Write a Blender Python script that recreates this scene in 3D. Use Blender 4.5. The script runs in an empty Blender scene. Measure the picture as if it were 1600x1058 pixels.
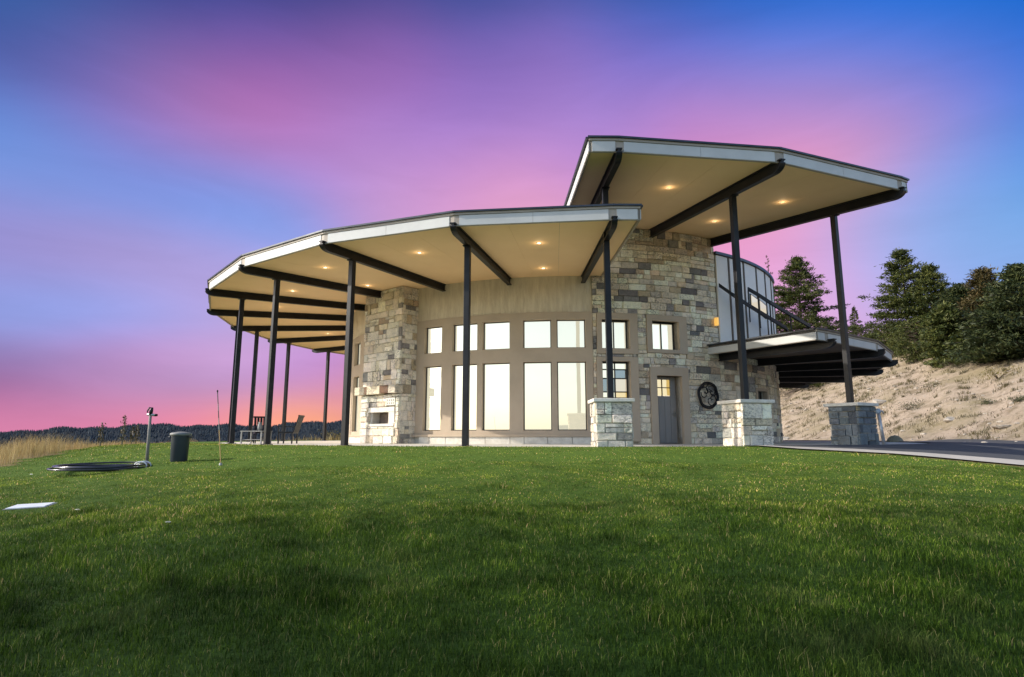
import bpy, math, random
import numpy as np
from mathutils import Vector, Matrix
R = math.radians
scene = bpy.context.scene
COL = scene.collection
CX, CY = 2.338, 30.704            # centre of the round house

# ------------------------------------------------------------------ camera
cam_d = bpy.data.cameras.new('camera'); cam = bpy.data.objects.new('camera', cam_d); COL.objects.link(cam)
cam_d.sensor_width = 36.0; cam_d.sensor_fit = 'HORIZONTAL'; cam_d.lens = 21.09
cam_d.clip_start = 0.1; cam_d.clip_end = 20000
cam.location = (0, 0, 0.257); cam.rotation_euler = (R(90 + 9.274), 0, 0)
scene.camera = cam

# ------------------------------------------------------------------ world: daylight sky with a field of pink dusk cloud ahead
SUN_EL, SUN_PHI = 29.5, 86.0      # sun stands low over the left side of the lawn
EXPO = 1.0
to_sun = Vector((-math.sin(R(SUN_PHI)) * math.cos(R(SUN_EL)), -math.cos(R(SUN_PHI)) * math.cos(R(SUN_EL)), math.sin(R(SUN_EL))))
world = bpy.data.worlds.new('World'); scene.world = world; world.use_nodes = True
nt = world.node_tree; nt.nodes.clear()
def lin(c): c = c / 255.0; return c / 12.92 if c <= 0.04045 else ((c + 0.055) / 1.055) ** 2.4
def wnode(t, **k):
    n = nt.nodes.new(t)
    for a, v in k.items(): setattr(n, a, v)
    return n
def vmath(op, a, b=None, out=0):
    n = wnode('ShaderNodeVectorMath', operation=op)
    for i, v in enumerate((a, b)):
        if v is None: continue
        if isinstance(v, (tuple, list, Vector)): n.inputs[i].default_value = v
        else: nt.links.new(v, n.inputs[i])
    return n.outputs[out]
def smath(op, a, b=None, c=None):
    n = wnode('ShaderNodeMath', operation=op)
    for i, v in enumerate((a, b, c)):
        if v is None: continue
        if isinstance(v, (int, float)): n.inputs[i].default_value = v
        else: nt.links.new(v, n.inputs[i])
    return n.outputs[0]
def scalevec(v, s):
    n = wnode('ShaderNodeVectorMath', operation='SCALE')
    if isinstance(v, (tuple, list)): n.inputs[0].default_value = v
    else: nt.links.new(v, n.inputs[0])
    if isinstance(s, (int, float)): n.inputs['Scale'].default_value = s
    else: nt.links.new(s, n.inputs['Scale'])
    return n.outputs[0]
SKY = [(-43.5,29.7,66,95,165),(-33.2,33.4,72,84,155),(-19.6,36.6,76,78,148),(-3.4,38.2,74,86,160),(13.4,37.5,75,100,185),(25.4,35.4,70,110,205),(35.5,32.7,45,115,215),(43.2,29.9,0,110,210),(-42.3,26.2,92,105,178),(-35.0,28.8,128,104,175),(-25.0,31.3,150,102,175),(-13.1,33.2,150,105,180),(0.0,33.9,140,110,190),(13.1,33.2,130,118,205),(25.0,31.3,120,130,215),(35.0,28.3,95,132,215),(42.6,25.8,20,125,220),(-41.8,22.1,110,140,215),(-34.5,24.0,140,130,205),(-26.8,26.5,174,122,190),(-17.8,27.4,175,130,200),(-6.5,28.5,170,130,205),(6.6,29.5,165,132,208),(19.0,27.8,188,138,205),(29.9,25.8,202,146,205),(35.8,23.9,175,145,212),(42.1,21.6,70,145,225),(-41.3,17.7,135,150,220),(-31.8,19.8,130,150,225),(-23.2,21.9,152,148,220),(-12.7,22.5,195,150,210),(0.0,23.6,215,155,205),(36.2,18.9,160,168,230),(41.6,17.1,110,165,230),(31.0,22.5,212,155,205),(-40.8,13.1,155,150,215),(-33.5,13.9,168,155,215),(-28.9,15.1,168,160,222),(25.4,15.5,226,166,214),(33.5,13.4,172,178,236),(40.7,12.2,140,175,235),(-40.4,9.4,148,160,228),(-33.2,10.3,160,165,232),(-28.1,11.4,178,165,225),(27.7,11.4,224,175,225),(-40.7,5.6,152,126,182),(-32.9,6.7,186,150,206),(-27.3,6.6,200,160,212),(-40.5,3.7,168,116,166),(-34.7,3.8,190,138,186),(-28.1,3.8,200,148,192),(-40.3,1.5,208,128,170),(-34.5,1.3,216,133,171),(-27.9,1.7,230,144,170),(-19.3,1.8,250,166,142),(-19.4,5.2,205,150,200),(-13.2,3.6,225,150,165),(-20.0,25.0,178,130,200),(-6.5,25.7,192,142,208),(6.6,32.2,150,120,198),(13.0,30.6,160,128,206),(24.8,28.9,168,138,212),(-22.6,29.3,166,110,180),(-13.0,30.6,160,115,190),(-31.1,28.0,150,112,180),(-1.3,31.3,150,118,196),(32.5,27.1,160,138,214),(-38.5,20.8,122,145,218),(-28.6,23.0,150,138,210),(39.2,20.1,120,155,226),(39.2,15.8,140,172,233),(4.6,26.9,188,140,208),(-50,36,62,86,158),(-30,42,66,74,145),(-8,46,70,74,146),(15,46,66,86,168),(35,42,40,100,200),(52,36,0,98,205),(-54,24,80,110,190),(54,22,60,135,222),(-52,10,140,140,205),(52,9,130,165,232)]
tc = wnode('ShaderNodeTexCoord')
dirn = vmath('NORMALIZE', tc.outputs['Generated'])
nz = wnode('ShaderNodeTexNoise'); nz.inputs['Scale'].default_value = 3.0; nz.inputs['Detail'].default_value = 3.0; nz.inputs['Roughness'].default_value = 0.55
nt.links.new(vmath('MULTIPLY', dirn, (1.0, 1.0, 3.0)), nz.inputs['Vector'])
warp = scalevec(vmath('SUBTRACT', nz.outputs['Color'], (0.5, 0.5, 0.5)), 0.022)
wdir = vmath('NORMALIZE', vmath('ADD', dirn, vmath('MULTIPLY', warp, (1.0, 1.0, 0.35))))
csum = None; wsum = None
SA = np.array(SKY, float); cen = np.stack([np.sin(np.radians(SA[:, 0])) * np.cos(np.radians(SA[:, 1])), np.cos(np.radians(SA[:, 0])) * np.cos(np.radians(SA[:, 1])), np.sin(np.radians(SA[:, 1]))], 1)
low = SA[:, 1] < 8.0; zs_ = np.where(low, 2.4, 1.7); kk_ = np.where(low, 190.0, 140.0) / 2
want = np.array([[lin(c) for c in q[2:]] for q in SKY])
dd = cen[:, None, :] - cen[None, :, :]; d2 = dd[..., 0] ** 2 + dd[..., 1] ** 2 + (dd[..., 2] * zs_[None, :]) ** 2
Wt = np.exp(-d2 * kk_[None, :]); An = Wt / Wt.sum(1, keepdims=True)
lam = 0.06; G_ = An.T @ An + lam ** 2 * np.eye(len(SKY)); B_ = An.T @ want + lam ** 2 * want; colr = want.copy(); stp = 1.0 / np.linalg.eigvalsh(G_)[-1]
for _ in range(4000): colr = np.clip(colr - stp * (G_ @ colr - B_), 0.0, 1.1)      # non-negative fit of the sky's colour field
sv_low, sv_hi = vmath('MULTIPLY', wdir, (1, 1, 2.4)), vmath('MULTIPLY', wdir, (1, 1, 1.7))
for c, cl, lo_, k in zip(cen, colr, low, kk_):
    dst = vmath('DISTANCE', sv_low if lo_ else sv_hi, (c[0], c[1], c[2] * (2.4 if lo_ else 1.7)), out=1)
    w = smath('EXPONENT', smath('MULTIPLY', smath('MULTIPLY', dst, dst), -float(k)))
    cc = scalevec(tuple(float(q) for q in cl), w)
    csum = cc if csum is None else vmath('ADD', csum, cc)
    wsum = w if wsum is None else smath('ADD', wsum, w)
sky = wnode('ShaderNodeTexSky', sky_type='NISHITA', sun_disc=False)
sky.sun_elevation = R(SUN_EL); sky.sun_rotation = math.atan2(to_sun.x, to_sun.y); sky.altitude = 900; sky.dust_density = 2.6
SKY_STR = 0.15
day = scalevec(sky.outputs[0], SKY_STR * 2 ** EXPO)
WB = 0.0012
tot = vmath('ADD', csum, scalevec(day, WB))
fin = scalevec(tot, smath('DIVIDE', 2 ** -EXPO, smath('ADD', wsum, WB)))
nz2 = wnode('ShaderNodeTexNoise'); nz2.inputs['Scale'].default_value = 4.0; nz2.inputs['Detail'].default_value = 7.0; nz2.inputs['Roughness'].default_value = 0.6; nz2.inputs['Distortion'].default_value = 0.6
nt.links.new(vmath('MULTIPLY', dirn, (1.0, 1.0, 4.5)), nz2.inputs['Vector'])
fin = scalevec(fin, smath('MULTIPLY_ADD', nz2.outputs[0], 0.22, 0.89))
bg = wnode('ShaderNodeBackground'); nt.links.new(fin, bg.inputs[0]); bg.inputs[1].default_value = 1.0
ow = wnode('ShaderNodeOutputWorld'); nt.links.new(bg.outputs[0], ow.inputs[0])
world.cycles.sampling_method = 'MANUAL'; world.cycles.sample_map_resolution = 512

sun_d = bpy.data.lights.new('sun', 'SUN'); sun = bpy.data.objects.new('sun', sun_d); COL.objects.link(sun)
sun_d.energy = 2.8; sun_d.angle = R(0.55); sun_d.color = (1.0, 0.93, 0.82)
sun.rotation_euler = (-to_sun).to_track_quat('-Z', 'Y').to_euler()

scene.render.engine = 'CYCLES'
vs = scene.view_settings
vs.view_transform = 'Standard'; vs.look = 'None'; vs.exposure = EXPO; vs.gamma = 1.0; vs.use_curve_mapping = False
scene.cycles.max_bounces = 8; scene.cycles.use_denoising = True

# ------------------------------------------------------------------ helpers
def tag(o, label=None, cat=None, group=None, kind=None):
    if label: o['label'] = label
    if cat: o['category'] = cat
    if group: o['group'] = group
    if kind: o['kind'] = kind
    return o
def empty(name, loc, rz=0.0):
    o = bpy.data.objects.new(name, None); COL.objects.link(o); o.location = loc; o.rotation_euler = (0, 0, rz); o.empty_display_size = 0.2
    return o
def link(name, me, parent=None, loc=(0, 0, 0), rz=0.0, scale=None):
    o = bpy.data.objects.new(name, me); COL.objects.link(o); o.location = loc; o.rotation_euler = (0, 0, rz)
    if scale: o.scale = scale
    if parent: o.parent = parent
    return o
class MB:
    def __init__(s): s.v = []; s.f = []
    def add(s, vs, fs):
        n = len(s.v); s.v += [tuple(v) for v in vs]; s.f += [tuple(i + n for i in f) for f in fs]; return s
    def hexa(s, p):      # 8 points: bottom 0-3, top 4-7
        return s.add(p, [(0, 3, 2, 1), (4, 5, 6, 7), (0, 1, 5, 4), (1, 2, 6, 5), (2, 3, 7, 6), (3, 0, 4, 7)])
    def box(s, x0, x1, y0, y1, z0, z1, m=None):
        p = [(x0, y0, z0), (x1, y0, z0), (x1, y1, z0), (x0, y1, z0), (x0, y0, z1), (x1, y0, z1), (x1, y1, z1), (x0, y1, z1)]
        if m is not None: p = [tuple(m @ Vector(q)) for q in p]
        return s.hexa(p)
    def tube(s, pts, rad, n=8, closed=False, cap=True):
        pts = [Vector(p) for p in pts]; N = len(pts); base = len(s.v)
        rads = rad if isinstance(rad, (list, tuple)) else [rad] * N
        for i, p in enumerate(pts):
            a = pts[(i - 1) % N] if (closed or i > 0) else p
            b = pts[(i + 1) % N] if (closed or i < N - 1) else p
            t = (b - a).normalized() if (b - a).length > 1e-9 else Vector((0, 0, 1))
            u = t.cross(Vector((0, 0, 1)))
            if u.length < 0.05: u = t.cross(Vector((1, 0, 0)))
            u.normalize(); w = t.cross(u)
            for k in range(n):
                th = 2 * math.pi * k / n
                s.v.append(tuple(p + (u * math.cos(th) + w * math.sin(th)) * rads[i]))
        for i in range(N if closed else N - 1):
            j = (i + 1) % N
            for k in range(n):
                k2 = (k + 1) % n
                s.f.append((base + i * n + k, base + i * n + k2, base + j * n + k2, base + j * n + k))
        if cap and not closed:
            s.f.append(tuple(base + k for k in range(n))[::-1]); s.f.append(tuple(base + (N - 1) * n + k for k in range(n)))
        return s
    def lathe(s, prof, n=24, c=(0, 0, 0)):
        base = len(s.v)
        for r, z in prof:
            for k in range(n):
                th = 2 * math.pi * k / n
                s.v.append((c[0] + r * math.cos(th), c[1] + r * math.sin(th), c[2] + z))
        for i in range(len(prof) - 1):
            for k in range(n):
                k2 = (k + 1) % n
                s.f.append((base + i * n + k, base + i * n + k2, base + (i + 1) * n + k2, base + (i + 1) * n + k))
        return s
    def mesh(s, name, mat, smooth=False):
        me = bpy.data.meshes.new(name); me.from_pydata(s.v, [], s.f); me.update()
        if mat: me.materials.append(mat)
        if smooth: me.polygons.foreach_set('use_smooth', [True] * len(me.polygons))
        return me
    def build(s, name, mat, parent=None, smooth=False, loc=(0, 0, 0), rz=0.0):
        return link(name, s.mesh(name, mat, smooth), parent, loc, rz)
def bevel(o, w=0.01, seg=2):
    m = o.modifiers.new('edge', 'BEVEL'); m.width = w; m.segments = seg; m.limit_method = 'ANGLE'; return o
def np_mesh(name, V, F, mat, smooth=False):
    """fast mesh from numpy: V (n,3), F (m,3 or 4)"""
    me = bpy.data.meshes.new(name); k = F.shape[1]
    me.vertices.add(len(V)); me.vertices.foreach_set('co', np.ascontiguousarray(V, dtype=np.float32).ravel())
    me.loops.add(F.size); me.loops.foreach_set('vertex_index', np.ascontiguousarray(F, dtype=np.int32).ravel())
    me.polygons.add(len(F)); me.polygons.foreach_set('loop_start', np.arange(0, F.size, k, dtype=np.int32))
    me.update(calc_edges=True)
    if smooth: me.polygons.foreach_set('use_smooth', np.ones(len(F), dtype=bool))
    if mat: me.materials.append(mat)
    return me
def ss(a, b, x):
    t = np.clip((x - a) / (b - a), 0, 1); return t * t * (3 - 2 * t)

# ------------------------------------------------------------------ materials
def new_mat(name):
    m = bpy.data.materials.new(name); m.use_nodes = True; t = m.node_tree
    return m, t, t.nodes['Principled BSDF']
def nd(t, typ, **k):
    n = t.nodes.new(typ)
    for a, v in k.items(): setattr(n, a, v)
    return n
def noise(t, scale, detail=5, rough=0.6, vec=None, stretch=None):
    n = nd(t, 'ShaderNodeTexNoise'); n.inputs['Scale'].default_value = scale; n.inputs['Detail'].default_value = detail; n.inputs['Roughness'].default_value = rough
    g = nd(t, 'ShaderNodeNewGeometry') if vec is None else None
    v = g.outputs['Position'] if vec is None else vec
    if stretch:
        m = nd(t, 'ShaderNodeVectorMath', operation='MULTIPLY'); t.links.new(v, m.inputs[0]); m.inputs[1].default_value = stretch; v = m.outputs[0]
    t.links.new(v, n.inputs['Vector']); return n
def ramp(t, fac, stops):
    r = nd(t, 'ShaderNodeValToRGB'); e = r.color_ramp.elements
    while len(e) < len(stops): e.new(0.5)
    for x, (p, c) in zip(e, stops): x.position = p; x.color = (*c, 1)
    t.links.new(fac, r.inputs[0]); return r.outputs[0]
def mixc(t, fac, a, b, mode='MIX'):
    m = nd(t, 'ShaderNodeMix', data_type='RGBA', blend_type=mode)
    for sock, v in ((m.inputs[0], fac), (m.inputs[6], a), (m.inputs[7], b)):
        if isinstance(v, (int, float)): sock.default_value = v
        elif isinstance(v, tuple): sock.default_value = (*v, 1)
        else: t.links.new(v, sock)
    return m.outputs[2]
def add_bump(t, p, height, strength=0.3, dist=0.02):
    b = nd(t, 'ShaderNodeBump'); b.inputs['Strength'].default_value = strength; b.inputs['Distance'].default_value = dist
    t.links.new(height, b.inputs['Height']); t.links.new(b.outputs[0], p.inputs['Normal'])
def pm(name, c1, c2=None, scale=3.0, rough=0.7, bump=0.2, bscale=30.0, bdist=0.01, metal=0.0, stretch=None, lo=0.35, hi=0.65):
    m, t, p = new_mat(name); p.inputs['Roughness'].default_value = rough; p.inputs['Metallic'].default_value = metal
    if c2 is None: c2 = tuple(min(1, x * 0.8) for x in c1)
    n = noise(t, scale, stretch=stretch)
    t.links.new(ramp(t, n.outputs[0], [(lo, c1), (hi, c2)]), p.inputs['Base Color'])
    if bump:
        b = noise(t, bscale, 6, 0.65, stretch=stretch); add_bump(t, p, b.outputs[0], bump, bdist)
    return m
M = {}
M['trim'] = pm('tan_stucco_trim', (0.47, 0.375, 0.275), (0.42, 0.335, 0.245), 1.2, 0.85, 0.25, 60, 0.006)
M['stucco'] = pm('cream_stucco', (0.74, 0.66, 0.51), (0.60, 0.52, 0.39), 9, 0.9, 1.0, 14, 0.06, stretch=(1, 1, 0.16))
M['soffit'] = pm('soffit_board', (0.90, 0.63, 0.35), (0.86, 0.59, 0.32), 0.8, 0.7, 0.08, 40)
M['fascia_tan'] = pm('fascia_trim_paint', (0.36, 0.31, 0.25), (0.30, 0.26, 0.21), 2, 0.6, 0.1)
M['fascia_white'] = pm('white_fascia_panel', (0.53, 0.53, 0.51), (0.47, 0.47, 0.45), 1.5, 0.5, 0.06)
M['roof_metal'] = pm('dark_roof_metal', (0.035, 0.04, 0.05), (0.06, 0.065, 0.075), 3, 0.35, 0.05, metal=0.6)
M['steel'] = pm('black_painted_steel', (0.010, 0.010, 0.012), (0.017, 0.017, 0.019), 4, 0.42, 0.12, 50, 0.004); M['steel'].node_tree.nodes['Principled BSDF'].inputs['Specular IOR Level'].default_value = 0.25
M['carport_soffit'] = pm('dark_stained_boards', (0.13, 0.085, 0.058), (0.18, 0.12, 0.08), 2, 0.7, 0.3, stretch=(1, 6, 1))
M['mortar'] = pm('mortar', (0.60, 0.56, 0.48), (0.46, 0.43, 0.37), 5, 0.95, 0.6, 60, 0.01)
M['limestone'] = pm('pale_limestone', (0.70, 0.66, 0.58), (0.55, 0.51, 0.44), 4, 0.85, 0.4, 45, 0.012)
M['concrete'] = pm('patio_concrete', (0.60, 0.56, 0.49), (0.50, 0.47, 0.41), 0.8, 0.85, 0.25, 60, 0.004)
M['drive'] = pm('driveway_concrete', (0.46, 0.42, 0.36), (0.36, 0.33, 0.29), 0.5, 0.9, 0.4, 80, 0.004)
M['shaded_drive'] = pm('shaded_drive', (0.040, 0.041, 0.045), (0.060, 0.060, 0.062), 3, 0.9, 0.4, 90, 0.004)  # driveway colour darkened to carry the roof's cast shadow
M['door'] = pm('taupe_door_paint', (0.30, 0.275, 0.25), (0.26, 0.235, 0.215), 3, 0.55, 0.15, 40, 0.004, stretch=(1, 1, 0.1))
M['frame_dark'] = pm('dark_window_frame', (0.030, 0.026, 0.022), (0.045, 0.038, 0.032), 5, 0.5, 0.05)
M['panelwall'] = pm('white_wall_board', (0.86, 0.83, 0.77), (0.80, 0.77, 0.71), 0.9, 0.7, 0.1)
M['batten'] = pm('brown_batten', (0.11, 0.085, 0.065), (0.15, 0.12, 0.09), 4, 0.7, 0.1)
M['brass'] = pm('brushed_nickel', (0.55, 0.53, 0.50), None, 6, 0.3, 0.0, metal=1.0)
M['bark'] = pm('bark', (0.10, 0.07, 0.05), (0.055, 0.04, 0.03), 6, 0.95, 0.9, 12, 0.03, stretch=(1, 1, 0.25))
def glass_mat(name, refl, glow, gcol, tint=(0.93, 0.94, 0.92)):
    m, t, p = new_mat(name)
    p.inputs['Base Color'].default_value = (0.05, 0.05, 0.045, 1); p.inputs['Roughness'].default_value = 0.4
    p.inputs['Emission Color'].default_value = (*gcol, 1); p.inputs['Emission Strength'].default_value = glow
    g = nd(t, 'ShaderNodeBsdfGlossy'); g.inputs['Roughness'].default_value = 0.015; g.inputs['Color'].default_value = (*tint, 1)
    n = noise(t, 0.9, 2); add = nd(t, 'ShaderNodeBump'); add.inputs['Strength'].default_value = 0.05; add.inputs['Distance'].default_value = 0.03
    t.links.new(n.outputs[0], add.inputs['Height']); t.links.new(add.outputs[0], g.inputs['Normal'])
    x = nd(t, 'ShaderNodeMixShader'); x.inputs[0].default_value = refl
    t.links.new(p.outputs[0], x.inputs[1]); t.links.new(g.outputs[0], x.inputs[2])
    t.links.new(x.outputs[0], t.nodes['Material Output'].inputs['Surface']); return m
M['glass'] = glass_mat('glowing_reflective_glass', 0.40, 0.52, (1.0, 0.94, 0.70), (0.97, 0.94, 0.80))  # cream glow added to the panes to imitate reflected bright sky
M['glass_amber'] = glass_mat('lit_amber_glass', 0.25, 0.42, (1.0, 0.66, 0.16))
M['glass_dark'] = glass_mat('dark_window_glass', 0.30, 0.0, (1, 1, 1))
M['glass_lit'] = glass_mat('lit_cream_glass', 0.15, 0.36, (1.0, 0.86, 0.62))
def emit_mat(name, col, s):
    m, t, p = new_mat(name); p.inputs['Base Color'].default_value = (*col, 1); p.inputs['Emission Color'].default_value = (*col, 1); p.inputs['Emission Strength'].default_value = s; return m
M['lamp'] = emit_mat('warm_lamp_lens', (1.0, 0.76, 0.42), 2.6)
M['sconce'] = emit_mat('amber_sconce_glass', (1.0, 0.55, 0.12), 0.35)
def stone_mat(name, source):
    m, t, p = new_mat(name); p.inputs['Roughness'].default_value = 0.9
    if source == 'object': c = nd(t, 'ShaderNodeObjectInfo').outputs['Color']
    else:
        a = nd(t, 'ShaderNodeVertexColor'); a.layer_name = 'tone'; c = a.outputs['Color']
    n = noise(t, 5, 9, 0.75); c1 = mixc(t, 1.0, c, ramp(t, n.outputs[0], [(0.30, (0.48, 0.47, 0.46)), (0.45, (1.0, 0.99, 0.98)), (0.70, (1.32, 1.28, 1.20))]), 'MULTIPLY')
    n2 = noise(t, 13, 10, 0.82, stretch=(1, 1, 1.9)); f = ramp(t, n2.outputs[0], [(0.50, (0, 0, 0)), (0.57, (0.88, 0.88, 0.88))])
    n4 = noise(t, 1.1, 4, 0.6); f2 = ramp(t, n4.outputs[0], [(0.42, (0.05, 0.05, 0.05)), (0.60, (1, 1, 1))])
    fm = nd(t, 'ShaderNodeMath', operation='MULTIPLY'); t.links.new(f, fm.inputs[0]); t.links.new(f2, fm.inputs[1])
    c3 = mixc(t, fm.outputs[0], c1, (0.105, 0.100, 0.095))
    t.links.new(c3, p.inputs['Base Color'])
    h = noise(t, 14, 9, 0.75); add_bump(t, p, h.outputs[0], 1.0, 0.05); return m
M['stone_o'] = stone_mat('wall_stone', 'object')
M['stone_v'] = stone_mat('wall_stone_small', 'attr')

# ------------------------------------------------------------------ terrain
def hillg(x, y): return 0.996 * x + 0.087 * y - 26.4
def terrain(x, y):
    x = np.asarray(x, float); y = np.asarray(y, float)
    dx, dy = x - CX, y - CY; r = np.hypot(dx, dy); ph = np.degrees(np.arctan2(-dx, -dy)); D = np.hypot(x, y)
    r0 = 15.9 + 1.9 * ss(25, 55, ph)
    d = np.maximum(0, r - r0); e = np.maximum(0, d - 17.0)
    zz = 0.085 * d + 0.16 * e * e / (e + 18.0)
    zz = zz * (1 - 0.55 * ss(-32, -55, ph) * ss(-175, -150, ph))
    z = -58 * np.tanh(zz / 58)
    # soft unevenness of the lawn
    z = z + 0.028 * ss(16.5, 20, r) * (np.sin(x * 0.9 + 1.3) * np.sin(y * 0.7) + 0.6 * np.sin(x * 1.9 + y * 1.3))
    g = hillg(x, y)
    sg = 0.5 * (g - 0.8 + np.sqrt((g - 0.8) ** 2 + 1.5))
    hz = 30 * np.tanh(0.46 * sg / 30) * ss(-30, 6, y)
    rough = 0.16 * np.sin(x * 0.8 + y * 0.35) * np.sin(y * 0.6 - x * 0.2) + 0.10 * np.sin(x * 1.7 - y * 1.1 + 2) + 0.05 * np.sin(x * 3.9 + y * 2.7)
    m = ss(0, 6, g); z = z * (1 - m * ss(-30, 6, y)) + hz * ss(14.8, 17.0, r) + rough * ss(0.5, 5, g) * ss(16, 19, r)
    # far ridge
    az = np.degrees(np.arctan2(x, y))
    rz = 14 + 30 * ss(-42, -12, az) + 5 * np.sin(az * 0.35) + 3 * np.sin(az * 1.1 + D * 0.002) + 2.0 * np.sin(az * 2.7)
    far = ss(700, 2100, D); z = z * (1 - far) + rz * far
    # mid forested rise in the valley
    z = z + 9 * ss(250, 420, D) * (1 - ss(500, 700, D)) * (0.6 + 0.4 * np.sin(az * 0.3)) * ss(8, 0, az)
    z = z - 0.07 * (1 - ss(15.30, 15.50, r))
    return z
DRP = np.array([-160, -120, -100, -70, -54, -48, -42, -36, -30, -24.4, -22.8, -21, -15.7, -13.0])
DRR = np.array([15.6, 19.0, 22.0, 23.0, 25.0, 28.0, 31.0, 30.0, 24.5, 19.9, 18.95, 17.9, 16.74, 15.55])
def drive_r(ph): return np.interp(ph, DRP, DRR)
def lawn_mask(x, y):
    dx, dy = x - CX, y - CY; r = np.hypot(dx, dy); ph = np.degrees(np.arctan2(-dx, -dy))
    onpad = r < 15.48
    drv = (ph > -160) & (ph < -13) & (r < drive_r(ph))
    wild = x < -11.3 - 0.42 * (y - 13.0) - 0.25 * np.sin(y * 2.1) - 0.2 * np.sin(y * 5.3)
    wild = np.where(y < 13, x < -11.3 - 0.9 * np.maximum(0, 13 - y), wild) | ((ph > 62) & (r > 19.8 + 0.25 * np.sin(ph * 0.9)))
    hill = (hillg(x, y) > -6.0) & (y > -10)
    return (~onpad) & (~drv) & (~wild) & (~hill) & (r < 48)
NA, rad = 540, np.concatenate([np.linspace(0.5, 50, 150), np.geomspace(51, 7000, 110)])
th = np.linspace(0, 2 * math.pi, NA, endpoint=False)
RR, TT = np.meshgrid(rad, th, indexing='ij'); gx = RR * np.sin(TT); gy = RR * np.cos(TT)
gx = np.concatenate([[0.0], gx.ravel()]); gy = np.concatenate([[0.0], gy.ravel()]); gz = terrain(gx, gy)
i, j = np.meshgrid(np.arange(len(rad) - 1), np.arange(NA), indexing='ij'); j2 = (j + 1) % NA
F = np.stack([1 + i * NA + j, 1 + i * NA + j2, 1 + (i + 1) * NA + j2, 1 + (i + 1) * NA + j], -1).reshape(-1, 4)
fan = np.stack([np.zeros(NA, int), 1 + (np.arange(NA) + 1) % NA, 1 + np.arange(NA), np.zeros(NA, int)], -1)
# ground material: lawn soil, dirt slope, dry grass, forest floor by vertex mask
m, t, p = new_mat('ground_cover'); M['ground'] = m; p.inputs['Roughness'].default_value = 0.95; p.inputs['Specular IOR Level'].default_value = 0.1
va = nd(t, 'ShaderNodeVertexColor'); va.layer_name = 'zone'; sep = nd(t, 'ShaderNodeSeparateColor'); t.links.new(va.outputs[0], sep.inputs[0])
n1 = noise(t, 1.1, 8, 0.7); n2 = noise(t, 9, 8, 0.75); n3 = noise(t, 0.25, 5, 0.6)
dry = ramp(t, n2.outputs[0], [(0.3, (0.16, 0.12, 0.06)), (0.7, (0.34, 0.26, 0.13))])
lawn = ramp(t, n2.outputs[0], [(0.3, (0.024, 0.062, 0.008)), (0.7, (0.065, 0.135, 0.022))])
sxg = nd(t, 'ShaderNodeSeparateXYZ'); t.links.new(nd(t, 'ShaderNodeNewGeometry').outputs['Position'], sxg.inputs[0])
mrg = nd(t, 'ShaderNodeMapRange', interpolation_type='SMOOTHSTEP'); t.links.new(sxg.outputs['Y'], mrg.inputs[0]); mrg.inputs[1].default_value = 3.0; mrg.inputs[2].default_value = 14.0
lawn = mixc(t, 1.0, lawn, ramp(t, mrg.outputs[0], [(0.0, (0.45, 0.5, 0.5)), (1.0, (2.1, 1.6, 1.7))]), 'MULTIPLY')  # same foreground shade painted into the ground under the lawn
dirt = ramp(t, n2.outputs[0], [(0.25, (0.22, 0.167, 0.12)), (0.5, (0.37, 0.295, 0.22)), (0.75, (0.48, 0.395, 0.31))])
dirt = mixc(t, ramp(t, n1.outputs[0], [(0.48, (0, 0, 0)), (0.62, (1, 1, 1))]), dirt, (0.21, 0.165, 0.11))
dirt = mixc(t, ramp(t, n3.outputs[0], [(0.47, (0, 0, 0)), (0.66, (0.7, 0.7, 0.7))]), dirt, (0.22, 0.185, 0.105))
nf = noise(t, 0.03, 9, 0.75)
forest = ramp(t, nf.outputs[0], [(0.35, (0.010, 0.016, 0.022)), (0.65, (0.022, 0.030, 0.034))])  # forest floor tinted with the blue of distance haze
c = mixc(t, sep.outputs[0], dry, lawn); c = mixc(t, sep.outputs[1], c, dirt); c = mixc(t, sep.outputs[2], c, forest)
t.links.new(c, p.inputs['Base Color']); nb2 = noise(t, 3.2, 10, 0.8); add_bump(t, p, nb2.outputs[0], 0.9, 0.13)
V = np.stack([gx, gy, gz], -1)
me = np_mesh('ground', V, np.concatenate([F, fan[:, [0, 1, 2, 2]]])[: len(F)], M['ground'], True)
zone = np.zeros((len(V), 4), np.float32); zone[:, 3] = 1
lm = lawn_mask(gx, gy) | ((np.hypot(gx - CX, gy - CY) < 16.5))
zone[:, 0] = lm
zone[:, 1] = np.clip(ss(-8, -5, hillg(gx, gy)) * ss(-30, 0, gy), 0, 1)
zone[:, 2] = ss(90, 160, np.hypot(gx, gy)) * (1 - 0.0 * zone[:, 1])
zone[:, 1] *= 1 - zone[:, 2]
a = me.color_attributes.new('zone', 'FLOAT_COLOR', 'POINT'); a.data.foreach_set('color', zone.ravel())
ground = link('ground', me); tag(ground, 'lawn and bare slope of the hilltop running out to forested hills', 'ground', kind='structure')
def tz(x, y): return float(terrain(x, y))

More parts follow.
